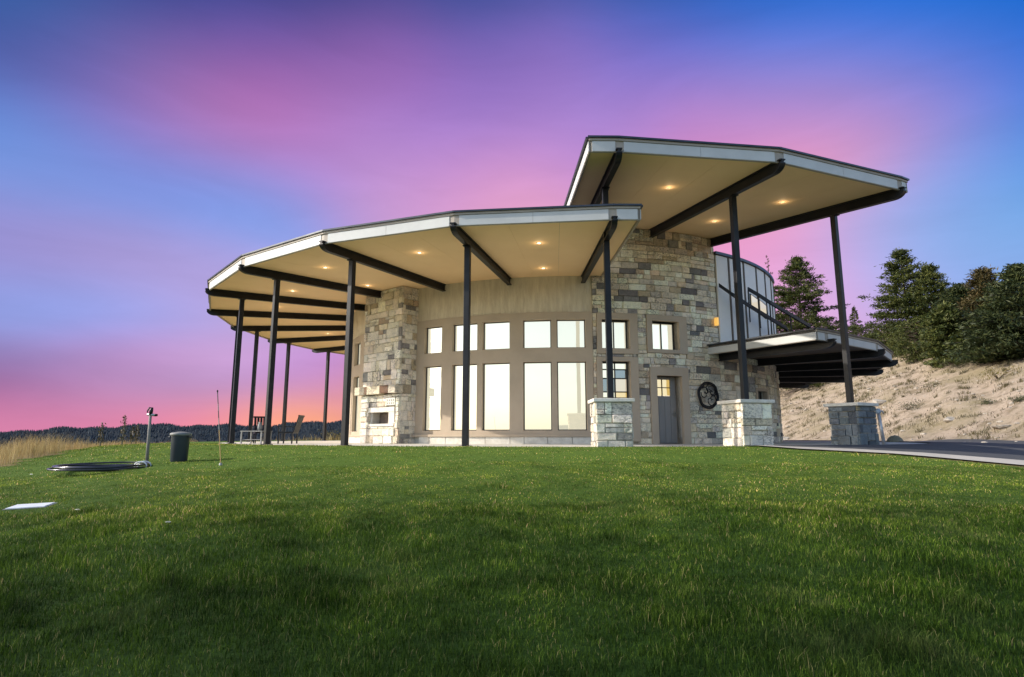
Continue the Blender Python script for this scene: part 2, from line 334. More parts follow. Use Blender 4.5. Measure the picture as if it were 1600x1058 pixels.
# driveway: roof shadow painted as dark paving past the carport, sunlit lawn edge left pale
def strip(name, mat, ra, rb, phs, cols, dz, label):
    dv, df = [], []
    for a_ in phs:
        r0_, r1_ = ra(a_), rb(a_)
        for k in range(cols + 1):
            r = r0_ + (r1_ - r0_) * k / cols; x = CX - r * math.sin(R(a_)); y = CY - r * math.cos(R(a_)); dv.append((x, y, tz(x, y) + dz))
    for i in range(len(phs) - 1):
        for k in range(cols):
            q = i * (cols + 1) + k; df.append((q, q + 1, q + cols + 2, q + cols + 1))
    d_ = MB(); d_.v = dv; d_.f = df; tag(d_.build(name, mat, smooth=True), label, name, kind='structure')
lit_w = lambda a_: float(np.interp(a_, [-60, -45, -36, -30, -24.4, -21, -15.7, -13], [0.0, 1.6, 2.6, 2.6, 2.1, 1.0, 0.6, 0.2]))
strip('driveway', M['shaded_drive'], lambda a_: 15.46, lambda a_: max(15.47, float(drive_r(a_)) - lit_w(a_) + 0.05), np.linspace(-160, -13.2, 150), 14, 0.030, 'driveway running past the carport with the roof shadow painted dark')
strip('drive_lit_edge', M['drive'], lambda a_: max(15.465, float(drive_r(a_)) - lit_w(a_)), lambda a_: float(drive_r(a_)), np.linspace(-59, -13.2, 90), 4, 0.036, 'pale concrete edge of the driveway by the lawn, painted as its sunlit part')
# patio slab
ps = MB(); n = 180
ps.lathe([(0.0, 0.0), (15.42, 0.0), (15.47, -0.02), (15.47, -0.25)], n, (CX, CY, 0))
tag(ps.build('patio', M['concrete']), 'round concrete patio slab under the house roof', 'patio', kind='structure')

# ------------------------------------------------------------------ house
house = empty('house', (CX, CY, 0))
tag(house, 'round stone and stucco house with flared roofs on black steel posts', 'house')
PH0, ST = -0.798, 14.414
def phk(k): return {-1: -14.9, -2: -29.9}.get(k, PH0 + ST * k)
def pol(ph, r, z=0.0): return Vector((-r * math.sin(R(ph)), -r * math.cos(R(ph)), z))
def tang(ph): return Vector((math.cos(R(ph)), -math.sin(R(ph)), 0))
def frame(ph, r, z=0.0):
    """x to the right along the wall, y inwards, z up"""
    return Matrix.Translation(pol(ph, r, z)) @ Matrix.Rotation(-R(ph), 4, 'Z')
def cwall(r0, r1, pa, pb, z0, z1, holes=(), seg=1.6):
    b = MB(); P = sorted({pa, pb, *[h[0] for h in holes], *[h[1] for h in holes]}); P = [x for x in P if min(pa, pb) <= x <= max(pa, pb)]
    PP = []
    for u, v in zip(P, P[1:]):
        k = max(1, int(math.ceil((v - u) / seg))); PP += [u + (v - u) * q / k for q in range(k)]
    PP.append(P[-1]); Z = sorted({z0, z1, *[h[2] for h in holes], *[h[3] for h in holes]}); Z = [z for z in Z if z0 <= z <= z1]
    ni, nj = len(PP) - 1, len(Z) - 1
    def solid(i, j):
        if not (0 <= i < ni and 0 <= j < nj): return False
        cp, cz = (PP[i] + PP[i + 1]) / 2, (Z[j] + Z[j + 1]) / 2
        return not any(h[0] < cp < h[1] and h[2] < cz < h[3] for h in holes)
    idx = {}
    def vid(i, j, k):
        if (i, j, k) not in idx: idx[(i, j, k)] = len(b.v); b.v.append(tuple(pol(PP[i], (r1, r0)[k], Z[j])))
        return idx[(i, j, k)]
    for i in range(ni):
        for j in range(nj):
            if not solid(i, j): continue
            b.f.append((vid(i + 1, j, 0), vid(i, j, 0), vid(i, j + 1, 0), vid(i + 1, j + 1, 0)))
            b.f.append((vid(i, j, 1), vid(i + 1, j, 1), vid(i + 1, j + 1, 1), vid(i, j + 1, 1)))
            if not solid(i - 1, j): b.f.append((vid(i, j, 0), vid(i, j, 1), vid(i, j + 1, 1), vid(i, j + 1, 0)))
            if not solid(i + 1, j): b.f.append((vid(i + 1, j, 1), vid(i + 1, j, 0), vid(i + 1, j + 1, 0), vid(i + 1, j + 1, 1)))
            if not solid(i, j - 1): b.f.append((vid(i, j, 1), vid(i, j, 0), vid(i + 1, j, 0), vid(i + 1, j, 1)))
            if not solid(i, j + 1): b.f.append((vid(i, j + 1, 0), vid(i, j + 1, 1), vid(i + 1, j + 1, 1), vid(i + 1, j + 1, 0)))
    return b
RW = 10.35
# window wall (tan stucco with openings)
wins = []
for a0, a1 in [(28.2, 32.7), (20.2, 25.75), (13.55, 19.1), (5.5, 10.92), (-1.1, 4.4), (50.5, 55.5), (58.0, 63.0), (66.0, 71.0)]:
    wins.append((a0, a1, 0.46, 2.79)); wins.append((a0, a1, 3.27, 4.26))
cwall(RW - 0.30, RW, -2.4, 79, 0.28, 4.52, wins).build('window_wall', M['trim'], house)
cwall(RW - 0.30, RW - 0.04, -2.4, 79, 4.52, 5.86).build('stucco_wall', M['stucco'], house)
cwall(RW - 0.30, RW - 0.02, 79, 296, -0.05, 5.86).build('rear_wall', M['stucco'], house)
pl = cwall(RW - 0.30, RW - 0.02, -2.4, 79, -0.05, 0.28).build('plinth', M['mortar'], house)
random.seed(5)
a0 = -2.3
while a0 < 74:
    w = random.uniform(2.6, 5.0)
    if not (34 < a0 + w / 2 < 48): cwall(RW - 0.05, RW + 0.075 + random.uniform(-0.006, 0.006), a0 + 0.05, a0 + w - 0.05, 0.0, 0.235).build('plinth_block', M['limestone'], pl)
    a0 += w
si = cwall(RW - 0.1, RW + 0.12, -2.4, 79, 0.245, 0.325).build('sill_course', M['trim'], house)
def window(pa, pb, z0, z1, rglass, glass, fw=0.045, bars_v=(), bars_h=(), depth=0.06, fmat=None):
    """flat sash set between two angles"""
    A, B = pol(pa, rglass), pol(pb, rglass); lo, hi = (A, B) if pa > pb else (B, A)
    mid = (lo + hi) / 2; w = (hi - lo).length; ph = (pa + pb) / 2
    m = Matrix.Translation((mid.x, mid.y, 0)) @ Matrix.Rotation(-R(ph), 4, 'Z')
    b = MB(); h = w / 2
    b.box(-h, -h + fw, -depth / 2, depth / 2, z0, z1, m); b.box(h - fw, h, -depth / 2, depth / 2, z0, z1, m)
    b.box(-h + fw, h - fw, -depth / 2, depth / 2, z0, z0 + fw, m); b.box(-h + fw, h - fw, -depth / 2, depth / 2, z1 - fw, z1, m)
    xs = [-h + fw] + [-h + w * q for q in bars_v] + [h - fw]; zs = [z0 + fw] + [z0 + (z1 - z0) * q for q in bars_h] + [z1 - fw]
    for q in bars_v: b.box(-h + w * q - 0.02, -h + w * q + 0.02, -depth / 2 + 0.004, depth / 2 - 0.004, z0 + fw, z1 - fw, m)
    for q in bars_h: b.box(-h + fw, h - fw, -depth / 2 + 0.008, depth / 2 - 0.008, z0 + (z1 - z0) * q - 0.02, z0 + (z1 - z0) * q + 0.02, m)
    wo = b.build('window', fmat or M['frame_dark'], house)
    k = 0
    for x0, x1 in zip(xs, xs[1:]):
        for q0, q1 in zip(zs, zs[1:]):
            g = glass[k % len(glass)] if isinstance(glass, list) else glass; k += 1
            MB().box(x0 - 0.004, x1 + 0.004, 0.012, 0.02, q0 - 0.004, q1 + 0.004, m).build('pane', g, wo)
    return wo
for a0, a1, z0, z1 in wins: window(a1, a0, z0, z1, RW - 0.17, M['glass'], 0.03)

# --- stone pieces
def stone_mesh(seed):
    rn = random.Random(seed); v = []; c = [-0.5, -0.44, 0.44, 0.5]
    for iz in range(4):
        for ix in range(4):
            ed = (ix in (0, 3)) + (iz in (0, 3))
            x, z = c[ix], c[iz]
            y = -0.5 + (0.0 if ed == 0 else 0.10 if ed == 1 else 0.16)
            v.append((x + rn.uniform(-0.035, 0.035) * (1 if ed == 0 else 0.5), y + rn.uniform(-0.10, 0.10), z + rn.uniform(-0.05, 0.05) * (1 if ed == 0 else 0.5)))
    f = [(iz * 4 + ix, iz * 4 + ix + 1, iz * 4 + ix + 5, iz * 4 + ix + 4) for iz in range(3) for ix in range(3)]
    n = len(v); v += [(-0.5, 0.5, -0.5), (0.5, 0.5, -0.5), (0.5, 0.5, 0.5), (-0.5, 0.5, 0.5)]
    f += [(n, n + 1, 3, 2, 1, 0), (n + 1, n + 2, 15, 11, 7, 3), (n + 2, n + 3, 12, 13, 14, 15), (n + 3, n, 0, 4, 8, 12)]
    return v, f
SM = [stone_mesh(s) for s in range(9)]
SME = []
for v, f in SM:
    b = MB(); b.v = v; b.f = f; SME.append(b.mesh('stone', M['stone_o']))
TONES = [(0.74, 0.69, 0.58)] * 9 + [(0.66, 0.61, 0.51)] * 6 + [(0.54, 0.52, 0.48)] * 5 + [(0.80, 0.75, 0.64)] * 6 + [(0.46, 0.39, 0.30)] * 3 + [(0.27, 0.27, 0.28)] * 2 + [(0.17, 0.17, 0.18)] * 2 + [(0.60, 0.52, 0.40)] * 3
PALE = [(0.72, 0.70, 0.64)] * 6 + [(0.64, 0.62, 0.57)] * 5 + [(0.52, 0.51, 0.49)] * 3 + [(0.58, 0.53, 0.44)] * 2 + [(0.28, 0.28, 0.28)]
GREY = [(0.68, 0.66, 0.61)] * 6 + [(0.58, 0.57, 0.54)] * 5 + [(0.60, 0.56, 0.48)] * 3 + [(0.36, 0.31, 0.25)] * 2 + [(0.22, 0.22, 0.23)] * 2 + [(0.50, 0.42, 0.31)]
SHADED_BLUE = [(0.13, 0.165, 0.20)] * 5 + [(0.17, 0.205, 0.235)] * 4 + [(0.08, 0.10, 0.125)] * 3 + [(0.27, 0.24, 0.15)]  # far pier only: its blue-grey shade is painted into the stone tones
def ashlar(s0, s1, z0, z1, hs, ws, holes, rn, gap=0.013):
    out = []; z = z0
    while z < z1 - 0.05:
        h = min(rn.uniform(*hs), z1 - z)
        if z1 - z - h < 0.10: h = z1 - z
        s = s0 - rn.uniform(0, ws[0] * 0.6)
        while s < s1:
            w = rn.uniform(*ws) * (1.0 if rn.random() < 0.75 else 0.55); a, b = max(s, s0), min(s + w, s1)
            if s1 - b < 0.10: b = s1; w = s1 - s + 1
            s += w
            if b - a < 0.05: continue
            parts = [(a, b, z, z + h)]
            if h > 0.24 and rn.random() < 0.35:
                q = z + h * rn.uniform(0.38, 0.62); parts = [(a, b, z, q), (a, b, q, z + h)]
            for (x0, x1, q0, q1) in parts:
                rects = [(x0, x1, q0, q1)]
                for (h0, h1, g0, g1) in holes:
                    nr = []
                    for (u0, u1, w0, w1) in rects:
                        if u1 <= h0 or u0 >= h1 or w1 <= g0 or w0 >= g1: nr.append((u0, u1, w0, w1)); continue
                        if u0 < h0: nr.append((u0, h0, w0, w1))
                        if u1 > h1: nr.append((h1, u1, w0, w1))
                        m0, m1 = max(u0, h0), min(u1, h1)
                        if w0 < g0: nr.append((m0, m1, w0, g0))
                        if w1 > g1: nr.append((m0, m1, g1, w1))
                    rects = nr
                out += [(u0 + gap / 2, u1 - gap / 2, w0 + gap / 2, w1 - gap / 2) for u0, u1, w0, w1 in rects if u1 - u0 > 0.06 and w1 - w0 > 0.05]
        z += h
    return out
def lay_stones(rects, place, parent, rn, tones, depth, keep):
    """place(s, z) -> (location, angle); the `keep` largest are objects, the rest one joined part"""
    rects = sorted(rects, key=lambda q: -(q[1] - q[0]) * (q[3] - q[2]))
    V, Fc, T = [], [], []
    for k, (u0, u1, w0, w1) in enumerate(rects):
        loc, rz = place((u0 + u1) / 2, (w0 + w1) / 2); tone = rn.choice(tones); j = rn.uniform(0.88, 1.2)
        tone = tuple(min(0.85, c * j * wm * rn.uniform(0.97, 1.03)) for c, wm in zip(tone, (1.10, 1.04, 0.95))); d = depth * rn.uniform(0.6, 1.35)
        w, h = u1 - u0, w1 - w0; q = rn.randrange(9)
        if k < keep:
            o = link('stone', SME[q], parent, loc, rz, (w, d, h)); o.color = (*tone, 1)
        else:
            m = Matrix.Translation(loc) @ Matrix.Rotation(rz, 4, 'Z') @ Matrix.Diagonal((w, d, h, 1)); n = len(V)
            V += [tuple(m @ Vector(x)) for x in SM[q][0]]; Fc += [tuple(i + n for i in f) for f in SM[q][1]]; T += [tone] * len(SM[q][0])
    if V:
        b = MB(); b.v = V; b.f = Fc; me = b.mesh('small_stones', M['stone_v'])
        a = me.color_attributes.new('tone', 'FLOAT_COLOR', 'POINT'); a.data.foreach_set('color', [x for c in T for x in (*c, 1.0)])
        tag(link('small_stones', me, parent), kind='stuff')
MPD = RW * math.pi / 180
# tower wall
W_RU, W_RL, W_MU, W_DR = (-9.6, -4.15, 3.24, 4.26), (-9.5, -4.1, 0.22, 2.80), (-20.1, -14.2, 3.26, 4.27), (-20.2, -14.8, 0.0, 2.34)
surr = [(-11.2, -3.2, 3.06, 4.48), (-11.1, -3.0, 0.09, 2.95), (-21.95, -13.1, 3.13, 4.47), (-21.8, -13.45, 0.0, 2.63)]
tower = cwall(RW - 0.45, RW - 0.055, -30.5, -2.4, -0.05, 7.62, [W_RU, W_RL, W_MU, W_DR]).build('stone_wall', M['mortar'], house)
rn = random.Random(11)
def wplace(s, z): ph = s / MPD; return pol(ph, RW - 0.04, z), -R(ph)
holes = [(a * MPD, b * MPD, c - 0.0, d) for a, b, c, d in surr]
rects = ashlar(-30.5 * MPD, -2.45 * MPD, 0.0, 7.6, (0.12, 0.30), (0.22, 0.72), holes, rn)
lay_stones(rects, wplace, tower, rn, TONES, 0.12, 185)
side = cwall(RW - 0.45, RW - 0.055, -64, -30.5, -0.05, 3.25, [(-48.2, -43.3, 1.47, 2.0)]).build('carport_wall', M['mortar'], house)
rects = ashlar(-64 * MPD, -30.5 * MPD, 0.0, 3.22, (0.16, 0.34), (0.3, 0.8), [(-48.9 * MPD, -42.6 * MPD, 1.38, 2.1)], rn)
lay_stones(rects, wplace, side, rn, TONES, 0.12, 40)
cwall(RW - 0.30, RW - 0.02, -64.2, -64, -0.05, 7.0).build('wall_return', M['stucco'], house)
# surrounds
for (a, b, c, d), (o0, o1, q0, q1) in zip(surr, [W_RU, W_RL, W_MU, W_DR]):
    s = cwall(RW - 0.36, RW + 0.075, a, b, c, d, [(o0, o1, q0 if c > 0 else -1, q1)] if c > 0 else [(o0, o1, 0.0, q1)]).build('opening_surround', M['trim'], house)
window(W_RU[1], W_RU[0], W_RU[2], W_RU[3], RW - 0.24, M['glass'], 0.05, (0.5,))
window(W_RL[1], W_RL[0], W_RL[2], W_RL[3], RW - 0.24, [M['glass_dark'], M['glass_dark'], M['glass'], M['glass_dark'], M['glass'], M['glass'], M['glass_amber'], M['glass_dark'], M['glass_amber'], M['glass_lit'], M['glass_dark'], M['glass']], 0.05, (0.52,), (0.41, 0.52, 0.60, 0.78, 0.90))
window(W_MU[1], W_MU[0], W_MU[2], W_MU[3], RW - 0.28, M['glass'], 0.05, (0.5,))
window(-43.3, -48.2, 1.47, 2.0, RW - 0.2, M['glass_dark'], 0.05, (0.5,))
cwall(RW - 0.12, RW + 0.06, -48.9, -42.6, 1.38, 2.1, [(-48.2, -43.3, 1.47, 2.0)]).build('opening_surround', M['trim'], house)
# door
dph = (W_DR[0] + W_DR[1]) / 2; dm = frame(dph, RW - 0.36); DW = 0.485
b = MB(); b.box(-DW, DW, 0.0, 0.05, 0.01, 1.66, dm); b.box(-DW, -DW + 0.10, 0.0, 0.05, 1.66, 2.33, dm); b.box(DW - 0.22, DW, 0.0, 0.05, 1.66, 2.33, dm); b.box(-DW + 0.10, DW - 0.22, 0.0, 0.05, 2.24, 2.33, dm)
door = bevel(b.build('door', M['door'], house), 0.004)
tag(door, 'taupe plank door with small lit panes')
for q in range(4):
    x0 = -DW + 0.03 + q * 0.235; MB().box(x0, x0 + 0.225, -0.018, -0.001, 0.04, 1.60, dm).build('plank', M['door'], door)
for ix in range(2):
    for iz in range(2):
        x0 = -DW + 0.10 + ix * 0.33; z0 = 1.67 + iz * 0.29
        MB().box(x0 + 0.015, x0 + 0.31, 0.015, 0.03, z0 + 0.012, z0 + 0.275, dm).build('pane', M['glass_amber'], door)
b = MB(); b.box(-DW + 0.415, -DW + 0.445, -0.005, 0.045, 1.66, 2.24, dm); b.box(-DW + 0.10, DW - 0.22, -0.008, 0.042, 1.94, 1.97, dm); b.build('muntin', M['frame_dark'], door)
b = MB(); hx = DW - 0.09
b.tube([dm @ Vector((hx, -0.02, 1.02)), dm @ Vector((hx, -0.075, 1.02)), dm @ Vector((hx - 0.10, -0.08, 1.02))], 0.012, 8); b.box(hx - 0.03, hx + 0.03, -0.03, -0.018, 0.92, 1.16, dm)
b.build('handle', M['brass'], door)
# panel wall over the carport
pw = cwall(RW - 0.30, RW - 0.02, -64, -30.5, 3.25, 7.02).build('panel_wall', M['batten'], house)
bt = [-30.6, -34.7, -40.3, -46.3, -52.0, -58.0, -63.9]
for u, v in zip(bt, bt[1:]): cwall(RW - 0.019, RW + 0.05, v + 0.22, u - 0.22, 3.26, 7.0).build('wall_panel', M['panelwall'], pw)
for u in bt[1:]: cwall(RW - 0.018, RW + 0.085, u - 0.2, u + 0.2, 3.26, 7.0).build('batten', M['batten'], pw)
cwall(RW - 0.34, RW + 0.13, -64.2, -30.4, 7.02, 7.12).build('coping', M['roof_metal'], house)
# slanted lit window beside the stair
for (p0, p1, za, zb) in [(-42.3, -45.8, 5.80, 5.24), (-46.7, -50.9, 5.70, 5.10)]:
    def quad(grow, r0, r1):
        g = grow / MPD
        pts = []
        for r in (r0, r1):
            pts += [pol(p0 - g, r, zb + grow), pol(p1 + g, r, zb - 0.1 + grow), pol(p1 + g, r, za - 0.1 - grow), pol(p0 - g, r, za - grow)]
        q = [pts[0], pts[1], pts[5], pts[4], pts[3], pts[2], pts[6], pts[7]]
        return MB().hexa(q)
    wo = quad(0.0, RW + 0.052, RW + 0.09).build('window', M['frame_dark'], house); quad(0.05, RW + 0.085, RW + 0.105).build('pane', M['glass_lit'], wo)
# stair rails
A = [(-30.6, 10.5, 5.74), (-32.5, 10.8, 5.36), (-35.9, 11.0, 5.0), (-41.9, 11.1, 4.69), (-49.7, 11.2, 4.45), (-58, 11.3, 3.6)]
B = [(-36.06, 11.0, 5.63), (-37.8, 11.2, 5.41), (-39.9, 11.4, 5.15), (-46.4, 11.6, 4.84), (-53.6, 11.9, 4.56), (-60, 12.0, 3.9)]
def slabpath(path, w, h):
    b = MB()
    for (a, c) in zip(path, path[1:]):
        p, q = pol(*a), pol(*c); o = (q - p); o.z = 0; s = Vector((-o.y, o.x, 0)).normalized() * w / 2
        b.hexa([p - s, p + s, q + s, q - s, p - s + Vector((0, 0, h)), p + s + Vector((0, 0, h)), q + s + Vector((0, 0, h)), q - s + Vector((0, 0, h))])
    return b
sa = slabpath(A, 0.07, 0.13).build('stair_stringer', M['steel'], house)
sb = slabpath(B, 0.07, 0.13).build('stair_rail', M['steel'], house)
for k, (a_, r_, z_) in enumerate(B[:5]):
    MB().tube([pol(a_, r_, z_), pol(a_, r_, max(3.5, z_ - 1.2))], 0.025, 6).build('baluster', M['steel'], sb)
# wall lamp at the tower's edge
b = MB().box(-0.05, 0.05, -0.12, 0.02, 4.25, 4.55, frame(-29.3, RW + 0.10)); bevel(b.build('wall_lamp', M['sconce'], house), 0.015)

# --- roofs
def lpt(l, r): return pol(l[0], r) + tang(l[0]) * l[1]
def roof(name, lines, Rf, zs, ztop, rin, rback, sofmat, panels=3, beam_lines=None, fz=0.0, label=None):
    """lines: (angle, sideways offset) from one end to the other; zs(r), ztop(r): soffit and top heights"""
    lines = sorted(lines, key=lambda l: -(l[0] - l[1] * 3.3))
    b = MB()
    for l0, l1 in zip(lines, lines[1:]):
        q = []
        for zf, dz in ((zs, 0.03), (ztop, 0.0)):
            for l, r in ((l0, Rf - 0.02), (l1, Rf - 0.02), (l1, rback), (l0, rback)):
                pnt = lpt(l, r); q.append((pnt.x, pnt.y, zf(r) + dz))
        b.hexa(q)
    ro = b.build(name, M['roof_metal'], house)
    if label: ro['label'] = label
    ends = [(lines[0], -1), (lines[-1], 1)]
    zb, zt = zs(Rf) - 0.07 + fz, ztop(Rf)
    for l0, l1 in zip(lines, lines[1:]):
        P, Q = lpt(l0, Rf), lpt(l1, Rf); d = (Q - P); L = d.length; d /= L; nrm = Vector((d.y, -d.x, 0))
        if nrm.dot(P) < 0: nrm = -nrm
        def fb(a, c, o0, o1, z0, z1):
            return MB().hexa([tuple(P + d * x + nrm * o + Vector((0, 0, z))) for z in (z0, z1) for x, o in ((a, o1), (c, o1), (c, o0), (a, o0))])
        fb(0, L, -0.05, 0.0, zb, zt - 0.01).build('fascia_board', M['fascia_tan'], ro)
        e0 = 0.13 if L > 1.2 else 0.07; k = 2 if L > 1.5 else 1; w = (L - 2 * e0) / k
        for q in range(k): fb(e0 + q * w + 0.004, e0 + (q + 1) * w - 0.004, -0.01, 0.016, zb + 0.015, zt - 0.085).build('fascia_panel', M['fascia_white'], ro)
        fb(-0.03, L + 0.03, -0.2, 0.075, zt - 0.012, zt + 0.035).build('roof_edge', M['roof_metal'], ro)
        fb(0, L, -0.01, 0.035, zt - 0.075, zt - 0.013).build('fascia_strip', M['fascia_tan'], ro)
        # soffit boards of this bay
        np_ = panels if L > 1.2 else 1
        for q in range(np_):
            fr = lambda s, r: lpt(l0, r) * (1 - s) + lpt(l1, r) * s
            s0, s1 = q / np_ + (0.0007 if q else 0), (q + 1) / np_ - (0.0007 if q < np_ - 1 else 0)
            cuts = [Rf - 0.05, (Rf + rin) / 2 + 0.4, rin]
            for ra, rb in zip(cuts, cuts[1:]):
                pts = []
                for dz in (0.0, 0.025):
                    for s, r in ((s0, ra - 0.0015), (s1, ra - 0.0015), (s1, rb + 0.0015), (s0, rb + 0.0015)):
                        w_ = fr(s, r); pts.append((w_.x, w_.y, zs(r) + dz))
                MB().hexa(pts).build('soffit_panel', sofmat, ro)
    for l, sg in ends:                      # radial end fascias
        for (ra, rb) in [(Rf, rin)]:
            P, Q = lpt(l, ra), lpt(l, rb); t_ = tang(l[0]) * sg
            def eb(o0, o1, f0, f1, e_=0.0):
                return MB().hexa([tuple(X + t_ * o + Vector((0, 0, z + e_))) for fz_ in (f0, f1) for X, o, z in ((P, o0, fz_(ra)), (Q, o0, fz_(rb)), (Q, o1, fz_(rb)), (P, o1, fz_(ra)))])
            eb(-0.05, 0.0, lambda r: zs(r) - 0.07 + fz, lambda r: ztop(r) - 0.01).build('fascia_board', M['fascia_tan'], ro)
            eb(-0.01, 0.016, lambda r: zs(r) - 0.05 + fz, lambda r: ztop(r) - 0.085).build('fascia_panel', M['fascia_white'], ro)
            eb(-0.2, 0.075, lambda r: ztop(r) - 0.012, lambda r: ztop(r) + 0.035).build('roof_edge', M['roof_metal'], ro)
    return ro
def beam(ph, r0, rt, zs, depth, mat, tip=0.32, w=0.15):
    """steel I beam on a radius, its lower flange sweeping up to the tip"""
    top = [(r0 + (rt - r0) * k / 8, 0) for k in range(9)]
    bot = [(r, -depth) for r in np.linspace(r0, rt - tip, 6)] + [(rt - tip * (1 - math.sin(q)), -0.07 - (depth - 0.07) * math.cos(q)) for q in np.linspace(0.25, 1.35, 5)]
    b = MB(); t_ = tang(ph)
    def strip(path, hw, th):
        for (ra, za), (rb, zb) in zip(path, path[1:]):
            P, Q = pol(ph, ra, zs(ra) + za), pol(ph, rb, zs(rb) + zb); T = t_ * hw; U = Vector((0, 0, th))
            b.hexa([P - T, P + T, Q + T, Q - T, P - T + U, P + T + U, Q + T + U, Q - T + U])
    strip(bot, w / 2, 0.03)
    strip([(r, -0.032) for r, _ in top], w / 2, 0.03)
    for (ra, za), (rb, zb) in zip(bot, bot[1:]):
        T = t_ * 0.03
        P, Q = pol(ph, ra), pol(ph, rb); z = [zs(ra) + za + 0.03, zs(rb) + zb + 0.03, zs(rb) - 0.033, zs(ra) - 0.033]
        b.hexa([P - T + Vector((0, 0, z[0])), P + T + Vector((0, 0, z[0])), Q + T + Vector((0, 0, z[1])), Q - T + Vector((0, 0, z[1])), P - T + Vector((0, 0, z[3])), P + T + Vector((0, 0, z[3])), Q + T + Vector((0, 0, z[2])), Q - T + Vector((0, 0, z[2]))])
    o = b.build('beam', mat, house)
    return o
zsL = lambda r: 5.70 + (16.3 - r) * 0.018
ztL = lambda r: 6.00 + (16.3 - r) * 0.018
zsU = lambda r: 7.12 + (17.1 - r) * 0.073
ztU = lambda r: 7.41 + (17.1 - r) * 0.073
zsC = lambda r: 3.20 + (14.55 - r) * 0.01
ztC = lambda r: 3.46 + (14.55 - r) * 0.01
KL = list(range(0, 12))
roof('lower_roof', [(PH0, 0.67)] + [(phk(k), 0) for k in KL], 16.3, zsL, ztL, RW - 0.06, 0.5, M['soffit'], label='low polygonal roof with white fascia panels')
roof('upper_roof', [(PH0, -0.71), (PH0, 0), (-14.9, 0), (-29.9, 0), (-29.9, 0.36)], 17.1, zsU, ztU, 7.0, 3.0, M['soffit'], label='raised flared roof over the stone tower')
KC = [-2, -3, -4, -5, -6, -7, -8, -9]
roof('carport_roof', [(-29.9, -0.47)] + [(phk(k), 0) for k in KC], 14.55, zsC, ztC, RW - 0.06, RW - 0.1, M['carport_soffit'], panels=2, label='low carport roof with dark beams beneath')
for k in KL: beam(phk(k), RW - 0.1 if k != 3 else 10.9, 16.42, zsL, 0.26, M['steel'])
for k in (0, -1, -2): beam(phk(k), RW - 0.1, 17.22, zsU, 0.30, M['steel'])
for k in KC[:-1]: beam(phk(k) - 0.6, RW - 0.05, 14.75, zsC, 0.27, M['steel'], 0.35)
# flat cap roof and inner drum so that the house is closed
cwall(0.4, RW - 0.36, -64, 0, 7.0, 7.02).build('flat_roof', M['roof_metal'], house)
MB().box(-0.1, 0.1, -RW + 0.12, -3.2, 5.9, 8.0, Matrix.Rotation(R(0.8), 4, 'Z')).build('tower_side_wall', M['stucco'], house)

# --- posts and piers
RP = 15.131
def post(k, z0, z1, w=0.16):
    ph = phk(k); m = frame(ph, RP)
    b = MB(); h = w / 2; b.box(-h, h, -h, h, z0, z1, m)
    o = bevel(b.build('post', M['steel'], house), 0.012)
    MB().box(-0.14, 0.14, -0.14, 0.14, z0 + 0.001, z0 + 0.02, m).build('base_plate', M['steel'], o)
    MB().box(-0.11, 0.11, -0.13, 0.13, z1 - 0.02, z1 + 0.004, m).build('cap_plate', M['steel'], o)
for k in range(1, 12): post(k, 0.0, zsL(RP) - 0.262)
for k in (0, -1, -2): post(k, 1.21, zsU(RP) - 0.302, 0.155)
rn = random.Random(3)
for k, tones in ((0, PALE), (-1, PALE), (-2, SHADED_BLUE)):
    ph = phk(k); m = frame(ph, RP); W = 0.82
    core = MB().box(-W / 2, W / 2, -W / 2, W / 2, -0.25, 1.11, m).build('pier', M['mortar'], house)
    for fi, ang in enumerate((0, -90, 90)):
        fm = m @ Matrix.Rotation(R(ang), 4, 'Z')
        rc = ashlar(-W / 2 - (0.045 if fi == 0 else 0.0), W / 2 + (0.045 if fi == 0 else 0.0), 0.0 if k else -0.02, 1.11, (0.16, 0.36) if k else (0.14, 0.30), (0.26, 0.55), [], rn, 0.018)
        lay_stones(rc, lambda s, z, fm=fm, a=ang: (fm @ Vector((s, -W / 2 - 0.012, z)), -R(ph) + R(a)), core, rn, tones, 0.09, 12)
    bevel(MB().box(-0.52, 0.52, -0.52, 0.52, 1.115, 1.205, m).build('cap_stone', M['limestone'], core), 0.012)

# --- chimney with outdoor fireplace
CPH = 41.2; cm = frame(CPH, 11.0); HW = 1.12; D0 = 0.95
b = MB()
OX0, OX1, OZ0, OZ1 = -0.52, 0.60, 0.72, 1.14
b.box(-HW, HW, 0.06, D0, 1.5, 5.80, cm); b.box(-HW, HW, 0.45, D0, -0.05, 1.5, cm)
b.box(-HW, OX0, 0.06, 0.45, -0.05, 1.5, cm); b.box(OX1, HW, 0.06, 0.45, -0.05, 1.5, cm); b.box(OX0, OX1, 0.06, 0.45, -0.05, OZ0, cm); b.box(OX0, OX1, 0.06, 0.45, OZ1, 1.5, cm)
chim = b.build('chimney', M['mortar'], house); tag(chim, 'stone chimney breast with outdoor fireplace')
rn = random.Random(21)
rc = ashlar(-HW - 0.03, HW + 0.03, 2.12, 5.78, (0.16, 0.42), (0.25, 0.75), [], rn)
lay_stones(rc, lambda s, z: (cm @ Vector((s, 0.045, z)), -R(CPH)), chim, rn, GREY, 0.12, 30)
rc = ashlar(-HW - 0.03, HW + 0.03, 0.0, 1.78, (0.16, 0.36), (0.25, 0.6), [(OX0 - 0.12, OX1 + 0.36, OZ0 - 0.10, OZ1 + 0.2), (0.44, 0.98, 1.37, 1.66)], rn)
lay_stones(rc, lambda s, z: (cm @ Vector((s, 0.02, z)), -R(CPH)), chim, rn, PALE, 0.16, 22)
